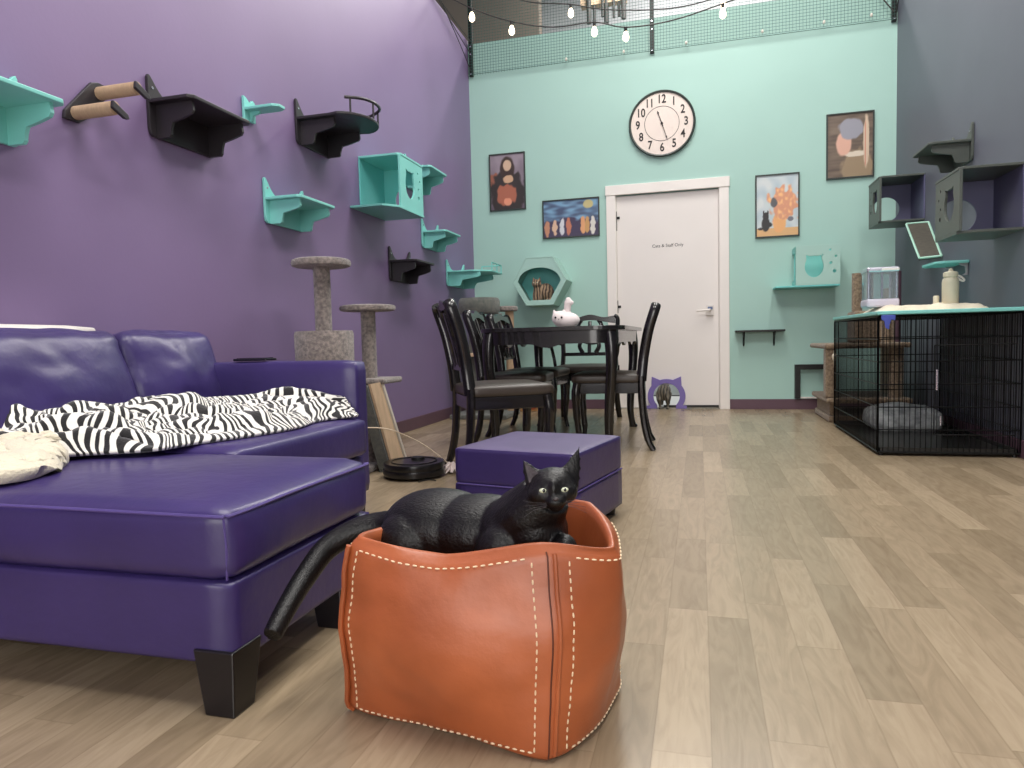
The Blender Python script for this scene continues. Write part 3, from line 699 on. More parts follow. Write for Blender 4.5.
# ------------------------------------------------------------------ dining set
def make_chair(arms=False):
    lab = 'black lacquer armchair with carved back at the far end of the table' if arms else 'black lacquer dining chair with dark seat nearest the robot vacuum, turned to the table'
    r = thing('dining_armchair' if arms else 'dining_chair', lab, 'chair', (0, 0, 0), .0001)
    w = .235 if arms else .20
    ms = MB().puff(-.20, .235, -w-.015, w+.015, .405, .465, .022, (0, 0, .012), 8); ms.build('seat', M['seat'], r, smooth='all', world=False)
    MB().box(-.19, .215, -w-.005, -w+.02, .345, .41).box(-.19, .215, w-.02, w+.005, .345, .41).box(.195, .22, -w, w, .345, .41).box(-.2, -.175, -w, w, .345, .41).build('seat_frame', M['lacquer'], r, bevel=.004, world=False)
    for s in (-1, 1):
        MB().tube(cr([(.195, s*w, .41), (.205, s*(w+.002), .34), (.20, s*w, .2), (.19, s*w, .08), (.205, s*(w+.005), .0)], 5), [.026]*4+[.028]*3+[.024]*4+[.020]*4+[.016]*4+[.015, .016], 10).build('leg', M['lacquer'], r, smooth=True, world=False)
        MB().tube(cr([(-.19, s*(w-.002), .45), (-.19, s*(w-.002), .36), (-.20, s*(w-.004), .2), (-.225, s*(w+.005), .07), (-.258, s*(w+.012), 0)], 5), [.027]*8+[.025]*8+[.022]*5, 10, sq=.85).build('leg', M['lacquer'], r, smooth=True, world=False)
        MB().tube(cr([(-.19, s*(w-.002), .42), (-.205, s*(w-.01), .56), (-.235, s*(w-.0), .72), (-.272, s*(w+.005), .84), (-.282, s*(w-.02), .872)], 6), .020, 10, sq=1.5).build('back_post', M['lacquer'], r, smooth=True, world=False)
    # serpentine top rail
    W = w+.012
    up = [(y_, .878+.012*math.cos(y_/W*PI*2)-.02*(abs(y_)/W)**4) for y_ in [W*(i/12) for i in range(-12, 13)]]
    lo = [(y_, .825+.016*math.cos(y_/W*PI)) for y_ in [W*(i/12) for i in range(12, -13, -1)]]
    MB().plate([up+lo], .032, lambda u, v, q: Vector((-.285+q+.3*(.85-v)*1.0, u, v))).build('top_rail', M['lacquer'], r, bevel=.006, world=False)
    MB().plate([[(-w, .535), (w, .535), (w, .565), (-w, .565)]], .018, lambda u, v, q: Vector((-.215+q, u, v))).build('lower_rail', M['lacquer'], r, bevel=.003, world=False)
    fx = lambda z: -.202-.075*((z-.55)/.3)**1.2 if z > .55 else -.205
    for s in (-1, 0, 1):
        if s == 0: pr = [(0, .56), (0, .66), (0, .74), (0, .83)]; wd = .026
        else: pr = [(s*.055, .56), (s*.085, .62), (s*.06, .70), (s*.10, .79), (s*.075, .84)]; wd = .019
        P = cr([(fx(z), y_, z) for y_, z in pr], 5)
        MB().tube(P, wd if s else .016, 8, sq=.8).build('splat', M['lacquer'], r, smooth=True, world=False)
    if arms:
        for s in (-1, 1):
            a = MB().tube(cr([(-.215, s*.235, .64), (-.08, s*.27, .655), (.06, s*.285, .645), (.115, s*.28, .625)], 5), .017, 10, sq=1.3).build('armrest', M['lacquer'], r, smooth=True, world=False)
            MB().tube(cr([(.07, s*.28, .64), (.03, s*.268, .56), (.06, s*.245, .46), (.06, s*.24, .37)], 5), .014, 8).build('arm_support', M['lacquer'], a, smooth=True, world=False)
    return r
def copy_tree(o, parent=None):
    c = o.copy(); C.objects.link(c); c.parent = parent
    for ch in list(o.children): copy_tree(ch, c)
    return c
GC = 'black dining chairs around the table'
ch = make_chair()
lst = list(ch.children)
spots = [((-1.006, 3.431), math.radians(30), None),
         ((-1.20, 4.50), math.radians(4), 'black dining chair in the middle of the left side of the table'),
         ((-1.22, 5.12), math.radians(-3), 'black dining chair farthest back on the left side of the table'),
         ((-.545, 4.39), math.radians(184), 'black dining chair on the right of the table, back toward the door')]
for i, (p, a, lab) in enumerate(spots):
    c = ch if i == 0 else copy_tree(ch)
    c.location = (p[0], p[1], 0); c.rotation_euler = (0, 0, a); c['group'] = GC
    if lab: c['label'] = lab
ac = make_chair(True); ac.location = (-.92, 5.72, 0); ac.rotation_euler = (0, 0, -PI/2)

tb = thing('dining_table', 'black lacquer dining table with scalloped apron and curved legs', 'table', (-.85, 4.7, 0))
def rrect(x0, x1, y0, y1, r, n=10):
    out = []
    for cx_, cy_, a in ((x1-r, y1-r, 0), (x0+r, y1-r, PI/2), (x0+r, y0+r, PI), (x1-r, y0+r, PI*1.5)):
        out += [(cx_+r*math.cos(a+PI/2*i/n), cy_+r*math.sin(a+PI/2*i/n)) for i in range(n+1)]
    return out
tx0, tx1, ty0, ty1 = -1.29, -.42, 3.90, 5.42
MB().plate([rrect(tx0, tx1, ty0, ty1, .16)], .024, lambda u, v, w: Vector((u, v, .730+w))).build('tabletop', M['lacquer'], tb, bevel=.006)
ap = MB(); lp = rrect(tx0+.04, tx1-.04, ty0+.04, ty1-.04, .14); n = len(lp)
# densify and scallop lower edge
dl = []
for i in range(n):
    a, b_ = Vector(lp[i]), Vector(lp[(i+1) % n]); k = max(1, int((b_-a).length/.02))
    for j in range(k): dl.append(a+(b_-a)*j/k)
n = len(dl); vs = []; acc = 0
for i, p in enumerate(dl):
    q = dl[(i+1) % n]; zz = .655-.022*max(0, math.cos(acc*2*PI/.43))**2
    acc += (q-p).length
    c_ = Vector(((tx0+tx1)/2, (ty0+ty1)/2)); d_ = (p-c_).normalized()*.022
    vs += [Vector((p.x, p.y, .73)), Vector((p.x, p.y, zz)), Vector((p.x-d_.x, p.y-d_.y, zz)), Vector((p.x-d_.x, p.y-d_.y, .73))]
fs = []
for i in range(n):
    j = (i+1) % n
    for k in range(4): fs.append((i*4+k, i*4+(k+1) % 4, j*4+(k+1) % 4, j*4+k))
ap.add(vs, fs); ap.build('apron', M['lacquer'], tb, smooth=True)
for sx, x in ((-1, tx0+.07), (1, tx1-.085)):
    for sy, y in ((-1, ty0+.11), (1, ty1-.09)):
        ex, ey = sx*.3, sy*.3
        P = cr([(x, y, .730), (x+.012*sx, y+.012*sy, .64), (x+.012*sx, y+.012*sy, .52), (x-.004*sx, y-.004*sy, .32), (x-.012*sx, y-.012*sy, .14), (x, y, .03), (x+.01*sx, y+.01*sy, 0)], 5)
        rd = [.042-.018*min(1, i/22) if i < 24 else .024+.008*(i-24)/6 for i in range(len(P))]
        MB().tube(P, rd, 12).build('leg', M['lacquer'], tb, smooth=True)

# plush on the table
t = thing('plush_toy', 'white plush cat toy on the black table', 'plush toy', (-.87, 4.6, .754))
b = MB(); b.ell((-.865, 4.6, .808), (.092, .07, .055)); b.ell((-.905, 4.575, .822), (.055, .05, .05))
for x in (-.94, -.875): b.tube([(x, 4.57, .86), (x-.003, 4.57, .885)], [.014, .003], 8)
b.tube([(-.86, 4.62, .86), (-.858, 4.61, .90), (-.85, 4.6, .93)], [.022, .026, .022], 10)
b.ell((-.845, 4.6, .925), (.035, .02, .02)); b.ell((-.85, 4.6, .945), (.02, .018, .018))
o = b.build('body', M['whiteplush'], t, smooth='all'); remesh(o, .006, 4)
for x in (-.925, -.883): MB().ell((x, 4.527, .826), (.007, .006, .008), nu=10, nv=6).build('eye', M['pupil'], t, smooth='all')
MB().ell((-.903, 4.525, .815), (.005, .004, .003), nu=8, nv=6).build('nose', M['nose'], t)

# cardboard box
t = thing('cardboard_box', 'small tan cardboard box with a round red print behind the chairs', 'box', (-1.57, 6.5, 0))
MB().box(-1.68, -1.46, 6.44, 6.64, 0, .12).build('box_body', M['cardboard'], t, bevel=.003)
MB().plate([circ(-1.555, .06, .045, 20), circ(-1.555, .06, .03, 20)], .001, lambda u, v, w: Vector((u, 6.4385+w, v))).build('round_print', M['orange_print'], t)
MB().box(-1.65, -1.47, 6.35, 6.437, .118, .121).build('flap', M['cardboard'], t)

# dark cat tree in the left corner
t = thing('cat_tree', 'dark grey carpeted cat tree in the corner behind the chairs', 'cat tree', (-1.88, 5.95, 0))
MB().box(-2.14, -1.62, 5.72, 6.2, 0, .04).build('base_board', M['carpet_d'], t, bevel=.01)
MB().lathe([(.17, .93), (.185, .95), (.185, 1.04), (.17, 1.065)], (-1.90, 5.92, 0), 28).build('top_bed', M['carpet_d'], t, smooth=True)
MB().tube([(-1.96, 5.95, .04), (-1.96, 5.95, .93)], .055, 16).build('post', M['carpet_d'], t, smooth=True)
MB().box(-1.80, -1.71, 5.9, 6.0, .04, .93).build('post', M['carpet_d'], t, bevel=.01)
MB().lathe([(.09, .95), (.10, .96), (.10, .985), (.09, .995)], (-1.70, 6.12, 0), 24).build('side_perch', M['carpet'], t, smooth=True)
MB().tube([(-1.68, 6.13, .04), (-1.68, 6.13, .95)], .04, 14).build('post', M['sisal'], t, smooth=True)
MB().box(-2.1, -1.85, 5.75, 6.0, .55, .58).build('shelf_board', M['wood'], t, bevel=.005)

# ------------------------------------------------------------------ grey cat tree behind sofa
t = thing('cat_tree', 'grey plush cat tree with two round perches behind the sofa arm', 'cat tree', (-1.85, 3.2, 0))
MB().box(-2.12, -1.68, 2.9, 3.6, 0, .035).build('base_board', M['carpet'], t, bevel=.01)
c1 = (-1.85, 3.165)
MB().lathe([(.140, .40), (.143, .41), (.148, .735), (.142, .752), (.13, .75), (.126, .74), (.12, .70), (.01, .70)], (*c1, 0), 36).build('barrel', M['carpet'], t, smooth=True)
MB().tube([(*c1, .035), (*c1, .40)], .05, 18).build('lower_post', M['carpet'], t, smooth=True)
MB().tube([(*c1, .70), (*c1, 1.08)], .042, 20).build('tall_post', M['carpet'], t, smooth=True)
MB().lathe([(.13, 1.075), (.144, 1.08), (.148, 1.095), (.144, 1.108), (.13, 1.114)], (*c1, 0), 36).build('top_perch', M['carpet'], t, smooth=True)
c2 = (-1.755, 3.47)
MB().tube([(*c2, .035), (*c2, .865)], .04, 18).build('short_post', M['carpet'], t, smooth=True)
MB().lathe([(.13, .86), (.148, .864), (.152, .877), (.148, .888), (.13, .893)], (*c2, 0), 36).build('low_perch', M['carpet'], t, smooth=True)
MB().box(-1.95, -1.62, 3.36, 3.60, .465, .495).build('middle_board', M['carpet'], t, bevel=.01)
rp = MB(); quadslab(rp, Vector((-1.64, 3.20, .47)), Vector((-1.66, 3.40, .47)), Vector((-1.61, 3.60, 0)), Vector((-1.585, 3.33, 0)), .06)
rp.build('ramp_body', M['carpet_d'], t)
rp = MB(); quadslab(rp, Vector((-1.637, 3.21, .475)), Vector((-1.654, 3.36, .475)), Vector((-1.60, 3.53, .003)), Vector((-1.58, 3.34, .003)), -.012)
rp.build('scratch_board', M['wood'], t)
MB().tube([(-1.640, 3.375, .478), (-1.588, 3.55, .008)], .010, 6).build('white_edge', M['white_edge'], t)

# robot vacuum
t = thing('robot_vacuum', 'round black robot vacuum on the floor by the scratching ramp', 'vacuum', (-1.415, 3.25, 0))
MB().lathe([(.14, .008), (.158, .015), (.16, .04), (.158, .045)], (-1.415, 3.25, 0), 48).build('bumper', M['robot'], t, smooth=True)
MB().lathe([(.154, .045), (.156, .07), (.152, .078), (.01, .08)], (-1.415, 3.25, 0), 48).build('top_cover', M['robot'], t, smooth=True)
MB().plate([circ(-1.415, 3.25, .118, 48), circ(-1.415, 3.25, .112, 48)], .003, lambda u, v, w: Vector((u, v, .079+w))).build('ring', M['bmetal'], t)
MB().lathe([(.035, .08), (.033, .092), (.01, .093)], (-1.415, 3.30, 0), 24).build('sensor_turret', M['bmetal'], t, smooth=True)
for a in (0, 2.1, 4.2): MB().tube([(-1.30, 3.13, .01), (-1.30+.05*math.cos(a), 3.13+.05*math.sin(a), .006)], .003, 5).build('brush', M['bmetal'], t)

# wand toy
t = thing('wand_toy', 'thin cream wand toy arching to the floor beside the ottoman', 'cat toy', (-1.25, 3.45, 0))
MB().tube(cr([(-1.66, 3.05, .268), (-1.6, 3.11, .266), (-1.52, 3.22, .240), (-1.42, 3.38, .145), (-1.30, 3.45, .03), (-1.255, 3.44, .008)], 8), .0035, 6).build('rod', M['rod'], t, smooth=True)
fe = MB()
for i in range(14):
    a = random.uniform(-1, 1); l = random.uniform(.06, .13)
    fe.tube([(-1.255, 3.43, .01), (-1.25+a*.03, 3.40-l*.4, .03+random.random()*.02), (-1.25+a*.05, 3.40-l, .012)], [.003, .011, .002], 5)
fe.build('feather', M['feather'], t, smooth=True)

# ------------------------------------------------------------------ sofa
sf = thing('sofa', 'purple leather sofa with a long chaise against the purple wall', 'sofa', (-1.5, 1.7, 0))
LP = M['purple']
cy0, cy1, cxr = 1.068, 1.62, -.834
MB().puff(-2.15, cxr, cy0-.008, cy1, .090, .245, .006, (0, 0, 0), 18, wr=.0015).build('chaise_base', LP, sf, smooth='all')
cc = MB().puff(-2.05, cxr+.004, cy0-.012, cy1, .243, .388, .034, (.012, .010, .012), 22, wr=.004).build('chaise_cushion', LP, sf, smooth='all')
zt = .372
MB().tube(cr([(-2.0, cy0-.010, zt), (-1.6, cy0-.017, zt+.002), (-1.2, cy0-.016, zt+.002), (-.88, cy0-.009, zt-.002), (-.846, cy0+.002, zt-.003), (cxr+.002, cy0+.03, zt-.002), (cxr+.008, 1.3, zt+.002), (cxr+.004, cy1-.03, zt-.002), (cxr-.01, cy1-.006, zt-.003)], 8), .0035, 6).build('piping', M['purple_seam'], cc, smooth=True)
MB().tube([(-.846, cy0-.001, zt), (-.840, cy0-.004, .31), (-.846, cy0+.001, .25)], .0025, 6).build('corner_seam', M['purple_seam'], cc, smooth=True)
for x, y in ((-.874, 1.098), (-.880, 1.50), (-2.05, 1.115)):
    ml = MB(); a, b2 = .044, .028
    dx_ = .018 if x > -1 else 0
    ml.add([(x-a, y-a, .118), (x+a, y-a, .118), (x+a, y+a, .118), (x-a, y+a, .118), (x-b2+dx_-.005, y-b2-.026, 0), (x+b2+dx_+.002, y-b2-.026, 0), (x+b2+dx_+.002, y+b2-.02, 0), (x-b2+dx_-.005, y+b2-.02, 0)],
           [(0, 3, 2, 1), (4, 5, 6, 7), (0, 1, 5, 4), (1, 2, 6, 5), (2, 3, 7, 6), (3, 0, 4, 7)])
    ml.build('leg', M['darkwood'], sf, bevel=.003)
for x, y in ((-1.32, 2.43), (-2.05, 2.43)):
    MB().box(x-.035, x+.035, y-.03, y+.03, 0, .11).build('leg', M['darkwood'], sf, bevel=.004)
MB().puff(-2.15, -1.24, cy1-.02, 2.38, .102, .26, .014, (0, 0, 0), 8).build('bench_base', LP, sf, smooth='all')
MB().puff(-2.05, -1.215, cy1-.025, 2.375, .258, .405, .032, (.004, 0, .008), 16, wr=.003).build('seat_cushion', LP, sf, smooth='all')
MB().puff(-2.16, -1.255, 2.362, 2.462, .102, .618, .022, (.0, .004, .004), 12, wr=.002).build('armrest', LP, sf, smooth='all')
MB().puff(-2.17, -1.99, .98, 2.462, .10, .66, .03, (0, 0, 0), 12).build('back_frame', LP, sf, smooth='all')
def backcush(y0, y1, k):
    rot = Matrix.Translation((-1.90, 0, .40)) @ Matrix.Rotation(math.radians(-17), 4, 'Y') @ Matrix.Translation((1.90, 0, -.40))
    return MB().puff(-1.98, -1.84, y0, y1, .40, .755, .05, (.035, .004, .012), 30, rot, wr=.011).build('back_cushion', LP, sf, smooth='all')
backcush(1.30, 1.985, 0); backcush(1.975, 2.44, 1)

# blanket on the bench
def blanket(name, label, cat, near, far, mt, thick, n=130, m=64, zn=.412, zfar=.46, amp=.03, seed=0, lift=None):
    A_ = cr([Vector((*p, 0)) for p in near], 16); B_ = cr([Vector((*p, 0)) for p in far], 16)
    def samp(P, t):
        f = t*(len(P)-1); i = min(int(f), len(P)-2); return P[i].lerp(P[i+1], f-i)
    vs = []; uv = []
    for j in range(m+1):
        for i in range(n+1):
            u, v = i/n, j/m
            p = samp(A_, u).lerp(samp(B_, u), v)
            e = min(1, min(v, 1-v)*7)*min(1, min(u, 1-u)*10)
            fold = abs(noise.noise(Vector((u*5+seed, v*7+u*4, 2.3))))*1.6+.5*abs(noise.noise(Vector((u*14+seed, v*13, 7.1))))+.35*math.sin(v*14+u*9+3*noise.noise(Vector((u*3, v*3, 1))))*.5+.2
            z = zn+(zfar-zn)*v**1.3+amp*max(0, fold)*e+.004
            x_ = p.x+.02*noise.noise(Vector((u*9, v*9, 5)))*e; y_ = p.y+.02*noise.noise(Vector((u*9, v*9, 9)))*e
            vs.append(Vector((x_, y_, z))); uv.append((u*1.25+.10*noise.noise(Vector((u*3, v*3, 3))), v*.55+.08*noise.noise(Vector((u*3, v*3, 8)))))
    fs = [(j*(n+1)+i, j*(n+1)+i+1, (j+1)*(n+1)+i+1, (j+1)*(n+1)+i) for j in range(m) for i in range(n)]
    me = bpy.data.meshes.new(name); c0 = Vector((sum(p.x for p in vs)/len(vs), sum(p.y for p in vs)/len(vs), zn))
    me.from_pydata([p-c0 for p in vs], [], fs); ul = me.uv_layers.new(name='UVMap')
    for lo_ in me.loops: ul.data[lo_.index].uv = uv[lo_.vertex_index]
    me.materials.append(mt)
    for p in me.polygons: p.use_smooth = True
    o = bpy.data.objects.new(name, me); C.objects.link(o); o.location = c0
    s_ = o.modifiers.new('solid', 'SOLIDIFY'); s_.thickness = thick; s_.offset = -1 if False else 1
    return tag(o, label, cat)
blanket('zebra_blanket', 'black and white zebra print plush blanket rumpled on the sofa seat', 'blanket',
        [(-1.66, 1.33), (-1.53, 1.42), (-1.40, 1.50), (-1.37, 1.62), (-1.30, 1.80), (-1.27, 1.98), (-1.30, 2.17), (-1.235, 2.33)],
        [(-2.0, 1.42), (-1.90, 1.55), (-1.86, 1.7), (-1.80, 1.85), (-1.77, 2.0), (-1.76, 2.15), (-1.62, 2.30), (-1.30, 2.36)],
        M['zebra'], .010, zn=.405, zfar=.475, amp=.05)
fl = blanket('fleece_throw', 'cream fleece throw bunched on the chaise at the left edge', 'blanket',
        [(-1.95, .98), (-1.70, 1.0), (-1.50, 1.06), (-1.42, 1.17), (-1.50, 1.30)],
        [(-1.95, 1.50), (-1.85, 1.52), (-1.78, 1.50), (-1.70, 1.46), (-1.63, 1.40)],
        M['fleece'], .03, 80, 50, zn=.396, zfar=.43, amp=.016, seed=5)

MB().puff(-2.165, -2.0, .95, 2.0, .672, .70, .012, (0, 0, 0), 6)
t = MB().puff(-2.17, -2.02, .95, 1.955, .662, .766, .02, (0, 0, .003), 8).build('folded_pad', M['pad'], None, smooth='all', loc=(-2.09, 1.5, .662)); tag(t, 'long off-white pad lying along the top of the sofa back', 'pad')
t = thing('tablet', 'black tablet lying on the sofa armrest', 'tablet', (-1.72, 2.44, .624))
MB().box(-1.80, -1.65, 2.375, 2.45, .624, .634).build('case', M['tablet'], t, bevel=.003)
MB().box(-1.79, -1.66, 2.385, 2.44, .634, .636).build('screen', M['pupil'], t)

# ottoman
a1 = math.atan2(2.224-2.322, -.379+.84)
t = thing('ottoman', 'square purple leather ottoman with a worn top in front of the table', 'ottoman', (-.572, 2.489, 0), a1)
w, d = .233, .238
MB().puff(-w, w, -d, d, .035, .178, .006, (0, 0, 0), 8).build('base', LP, t, smooth='all', world=False)
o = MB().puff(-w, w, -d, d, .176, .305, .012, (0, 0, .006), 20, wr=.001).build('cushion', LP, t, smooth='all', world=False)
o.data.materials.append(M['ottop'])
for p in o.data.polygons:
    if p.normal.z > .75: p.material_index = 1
MB().tube([(-w+.01, -d-.001, .177), (w-.012, -d-.001, .177), (w, -d+.012, .177), (w+.001, d-.01, .177)], .003, 6).build('seam', M['purple_seam'], t, smooth=True, world=False)
MB().tube([(-w+.012, -d+.004, .300), (w-.012, -d+.004, .300), (w-.004, -d+.012, .300), (w-.004, d-.012, .300)], .0025, 6).build('piping', M['purple'], t, smooth=True, world=False)
for sx in (-1, 1):
    for sy in (-1, 1):
        MB().tube([(sx*(w-.04), sy*(d-.04), 0), (sx*(w-.04), sy*(d-.04), .038)], [.02, .026], 12).build('foot', M['darkwood'], t, smooth=True, world=False)

# ------------------------------------------------------------------ leather basket
bk = thing('leather_basket', 'orange tan leather pouf basket with cream stitching, holding the black cat', 'basket', (-.40, 1.26, 0))
bot = [(-.628, 1.120, .0), (-.42, 1.080, 0), (-.238, 1.040, .0), (-.168, 1.165, 0), (-.166, 1.36, .0), (-.38, 1.43, 0), (-.585, 1.44, .0), (-.628, 1.29, 0)]
top = [(-.600, 1.080, .336), (-.425, 1.068, .314), (-.240, 1.076, .343), (-.126, 1.140, .325), (-.190, 1.318, .360), (-.375, 1.385, .352), (-.56, 1.37, .345), (-.608, 1.22, .322)]
NS = 12
def ringpts(P):
    # linear with rounded corners (0,2,4,6 are the corners)
    out = []; n = len(P)
    P = [Vector(p) for p in P]
    for i in range(n):
        a, b, c, d_ = P[(i-1) % n], P[i], P[(i+1) % n], P[(i+2) % n]
        for j in range(NS):
            q = j/NS
            lin_ = b.lerp(c, q)
            crv = .5*((2*b)+(c-a)*q+(2*a-5*b+4*c-d_)*q*q+(3*b-a-3*c+d_)*q**3)
            out.append(lin_*.35+crv*.65)
    return out
RB, RT = ringpts(bot), ringpts(top); nR = len(RB); cB = Vector((-.40, 1.25, 0))
def bpt(i, v, off=0):
    i %= nR
    p = RB[i].lerp(RT[i], v); out = Vector((p.x-cB.x, p.y-cB.y, 0)).normalized()
    bulge = .012*math.sin(PI*v)**2
    foot = -.010*max(0, 1-v/.06)**2
    wr_ = .006*noise.noise(Vector((p.x*9, p.y*9, p.z*9)))+.003*noise.noise(Vector((p.x*24, p.y*24, p.z*24)))
    rim = -.014*max(0, (v-.94)/.06)**2
    fu = (i/NS)/2.0
    if fu < 1: bulge += .036*math.sin(PI*v)*math.sin(PI*fu)**1.5
    p = p+out*(bulge+foot+wr_+rim+off); p.z = max(p.z, .003)
    return p
NV = 40; vs = []; fs = []
for j in range(NV+1):
    v = j/NV
    for i in range(nR): vs.append(bpt(i, v))
for j in range(NV):
    for i in range(nR): fs.append((j*nR+i, j*nR+(i+1) % nR, (j+1)*nR+(i+1) % nR, (j+1)*nR+i))
# rim roll + inner wall down to an inner cushion
base_ = len(vs)
for q in range(1, 13):
    for i in range(nR):
        p = RT[i]; out = Vector((p.x-cB.x, p.y-cB.y, 0)).normalized()
        if q <= 3: dn, inn = -.003+.004*math.sin(q), .012+.005*q
        else: dn, inn = -(q-3)*.018, .028+.002*(q-3)
        w_ = .004*noise.noise(Vector((p.x*12, p.y*12, q*.4)))
        pp = p-out*(inn+w_); pp.z = p.z+dn+.003; vs.append(pp)
nr2 = NV*nR
for q in range(12):
    a = (NV+q)*nR; b = (NV+q+1)*nR
    for i in range(nR): fs.append((a+i, a+(i+1) % nR, b+(i+1) % nR, b+i))
cidx = len(vs); vs.append(Vector((-.39, 1.24, .185)))
l_ = (NV+12)*nR
for i in range(nR): fs.append((l_+i, l_+(i+1) % nR, cidx))
fs.append(tuple(reversed(range(nR))))
mb = MB(); mb.add(vs, fs)
shell = mb.build('leather_shell', M['orange'], bk, smooth='all')
# corner seams
MB().tube([bpt(2*NS, v/40, .0008) for v in range(1, 40)], .0014, 6).build('seam', M['seam_brown'], shell, smooth=True)
MB().tube([bpt(0, v/30, .004) for v in range(0, 30)], [.005]*30, 8).build('corner_piping', M['orange'], shell, smooth=True)
MB().tube([bpt(2*NS+1, v/30, .001) for v in range(1, 30)], .004, 8).build('corner_piping', M['orange'], shell, smooth=True)
# stitching
st = MB()
def dashes(path, step=.0135, ln=.0075, r=.0016):
    acc = 0; k = 0
    cum = [0]
    for a, b in zip(path, path[1:]): cum.append(cum[-1]+(b-a).length)
    def at(s_):
        for q in range(len(cum)-1):
            if cum[q+1] >= s_: return path[q].lerp(path[q+1], (s_-cum[q])/max(1e-9, cum[q+1]-cum[q]))
        return path[-1]
    s_ = 0
    while s_+ln < cum[-1]:
        st.tube([at(s_), at(s_+ln/2), at(s_+ln)], [r*.7, r, r*.7], 5); s_ += step
def vpath(fi, v0, v1):
    i = int(fi); f = fi-i
    return [bpt(i, v0+(v1-v0)*q/50, .0012).lerp(bpt(i+1, v0+(v1-v0)*q/50, .0012), f) for q in range(51)]
def hpath(i0, i1, v): return [bpt(i, v, .0012) for i in range(i0, i1+1)]
for c0, c1 in ((0, 2*NS), (2*NS, 4*NS), (4*NS, 6*NS), (6*NS, 8*NS)):
    a, b = c0+1.6, c1-2.2
    if c0 == 2*NS: a = c0+3.0
    if c0 == 0: b = c1-1.9
    dashes(vpath(a, .05, .95)); dashes(vpath(b, .05, .95))
    dashes(hpath(int(a)+1, int(b), .955)); dashes(hpath(int(a)+1, int(b), .045))
    st.build('stitching', M['stitch'], shell, smooth=True, fix=False); st = MB()
# stitches seen on the inner back corner
for off in (3,):
    pth = []
    for q in range(12):
        p = RT[4*NS+off+3]; out = Vector((p.x-cB.x, p.y-cB.y, 0)).normalized()
        pp = p-out*(.026+.002*q); pp.z = p.z-.012-.013*q; pth.append(pp)
    dashes(pth, .012, .005)
st.build('inner_stitching', M['stitch'], shell, smooth=True, fix=False)

# ------------------------------------------------------------------ black cat
ct = thing('black_cat', 'black cat with pale green eyes lying in the orange basket', 'cat', (-.42, 1.25, .19))
b = MB()
b.ell((-.492, 1.262, .308), (.125, .088, .083), (0, .06, .05), 28, 16)      # haunch and belly
b.ell((-.40, 1.245, .312), (.12, .078, .075), (0, .05, .1), 28, 16)
b.ell((-.318, 1.215, .325), (.085, .068, .075), (0, -.2, .2), 24, 14)        # shoulders
b.ell((-.285, 1.185, .335), (.055, .052, .07), (.1, -.1, 0), 20, 14)         # chest
b.ell((-.545, 1.215, .285), (.07, .055, .07), (0, .1, 0), 20, 12)            # thigh
b.ell((-.345, 1.165, .30), (.05, .035, .055), (0, .4, 0), 16, 10)            # elbow
b.tube([(-.31, 1.205, .35), (-.285, 1.185, .375), (-.262, 1.172, .408)], [.064, .058, .045], 16)
b.tube([(-.29, 1.16, .29), (-.25, 1.145, .30), (-.235, 1.14, .30)], [.028, .024, .02], 12)  # fore leg tucked
b.ell((-.228, 1.15, .315), (.024, .03, .03))
# tail over the left rim and down past the chaise
tp = cr([(-.585, 1.29, .305), (-.64, 1.315, .298), (-.70, 1.30, .287), (-.75, 1.26, .258), (-.765, 1.20, .218), (-.765, 1.15, .192), (-.762, 1.10, .165), (-.76, 1.075, .150)], 6)
b.tube(tp, [.034-.016*(i/(len(tp)-1))**.7 for i in range(len(tp))], 12)
# head, built in a frame that looks at the camera
hc = Vector((-.2475, 1.158, .424))
look = (Vector((.02, 0, .58))-hc).normalized(); side_ = look.cross(Vector((0, 0, 1))).normalized()*-1; upv = side_.cross(look)*-1
if upv.z < 0: upv = -upv
if side_.x < 0: side_ = -side_
roll = math.radians(3); s2 = side_*math.cos(roll)+upv*math.sin(roll); u2 = upv*math.cos(roll)-side_*math.sin(roll)
HM = Matrix((( s2.x, look.x, u2.x), (s2.y, look.y, u2.y), (s2.z, look.z, u2.z)))
def hp(x, y, z): return hc+HM @ Vector((x, y, z))
def hell(mb, c, r):
    o = len(mb.v); mb.ell((0, 0, 0), r, nu=20, nv=12)
    for i in range(o, len(mb.v)): mb.v[i] = hp(*(Vector(c)+mb.v[i]))
hell(b, (0, 0, 0), (.041, .040, .035)); hell(b, (-.019, .012, -.008), (.0235, .026, .021)); hell(b, (.019, .012, -.008), (.0235, .026, .021))
hell(b, (.003, .033, -.022), (.018, .017, .012)); hell(b, (.003, .028, -.031), (.012, .013, .009)); hell(b, (.001, .028, .001), (.010, .017, .019))
def ear(sgn, tip, base_in, base_out):
    # hollow-ish ear: thin curved pyramid
    t_ = Vector(tip); a = Vector(base_in); c = Vector(base_out); mid = (a+c)/2+Vector((0, -.028, .0))
    n = 6; vs_ = []; 
    for i in range(n+1):
        k = i/n
        for p in (a, (a+c)/2+Vector((0, .004, -.002)), c, mid):
            q = p.lerp(t_, k); q += Vector((sgn*.004*math.sin(PI*k), 0, 0)); vs_.append(hp(*q))
    fs_ = [(i*4+j, i*4+(j+1) % 4, (i+1)*4+(j+1) % 4, (i+1)*4+j) for i in range(n) for j in range(4)]
    fs_ += [(0, 3, 2, 1), (n*4, n*4+1, n*4+2, n*4+3)]
    b.add(vs_, fs_)
ear(-1, (-.048, -.001, .056), (-.003, .008, .022), (-.046, .004, -.004)); ear(1, (.052, -.005, .073), (.003, .008, .022), (.046, .002, -.006))
o = b.build('body', M['fur_black'], ct, smooth='all'); remesh(o, .0036, 5, .5)
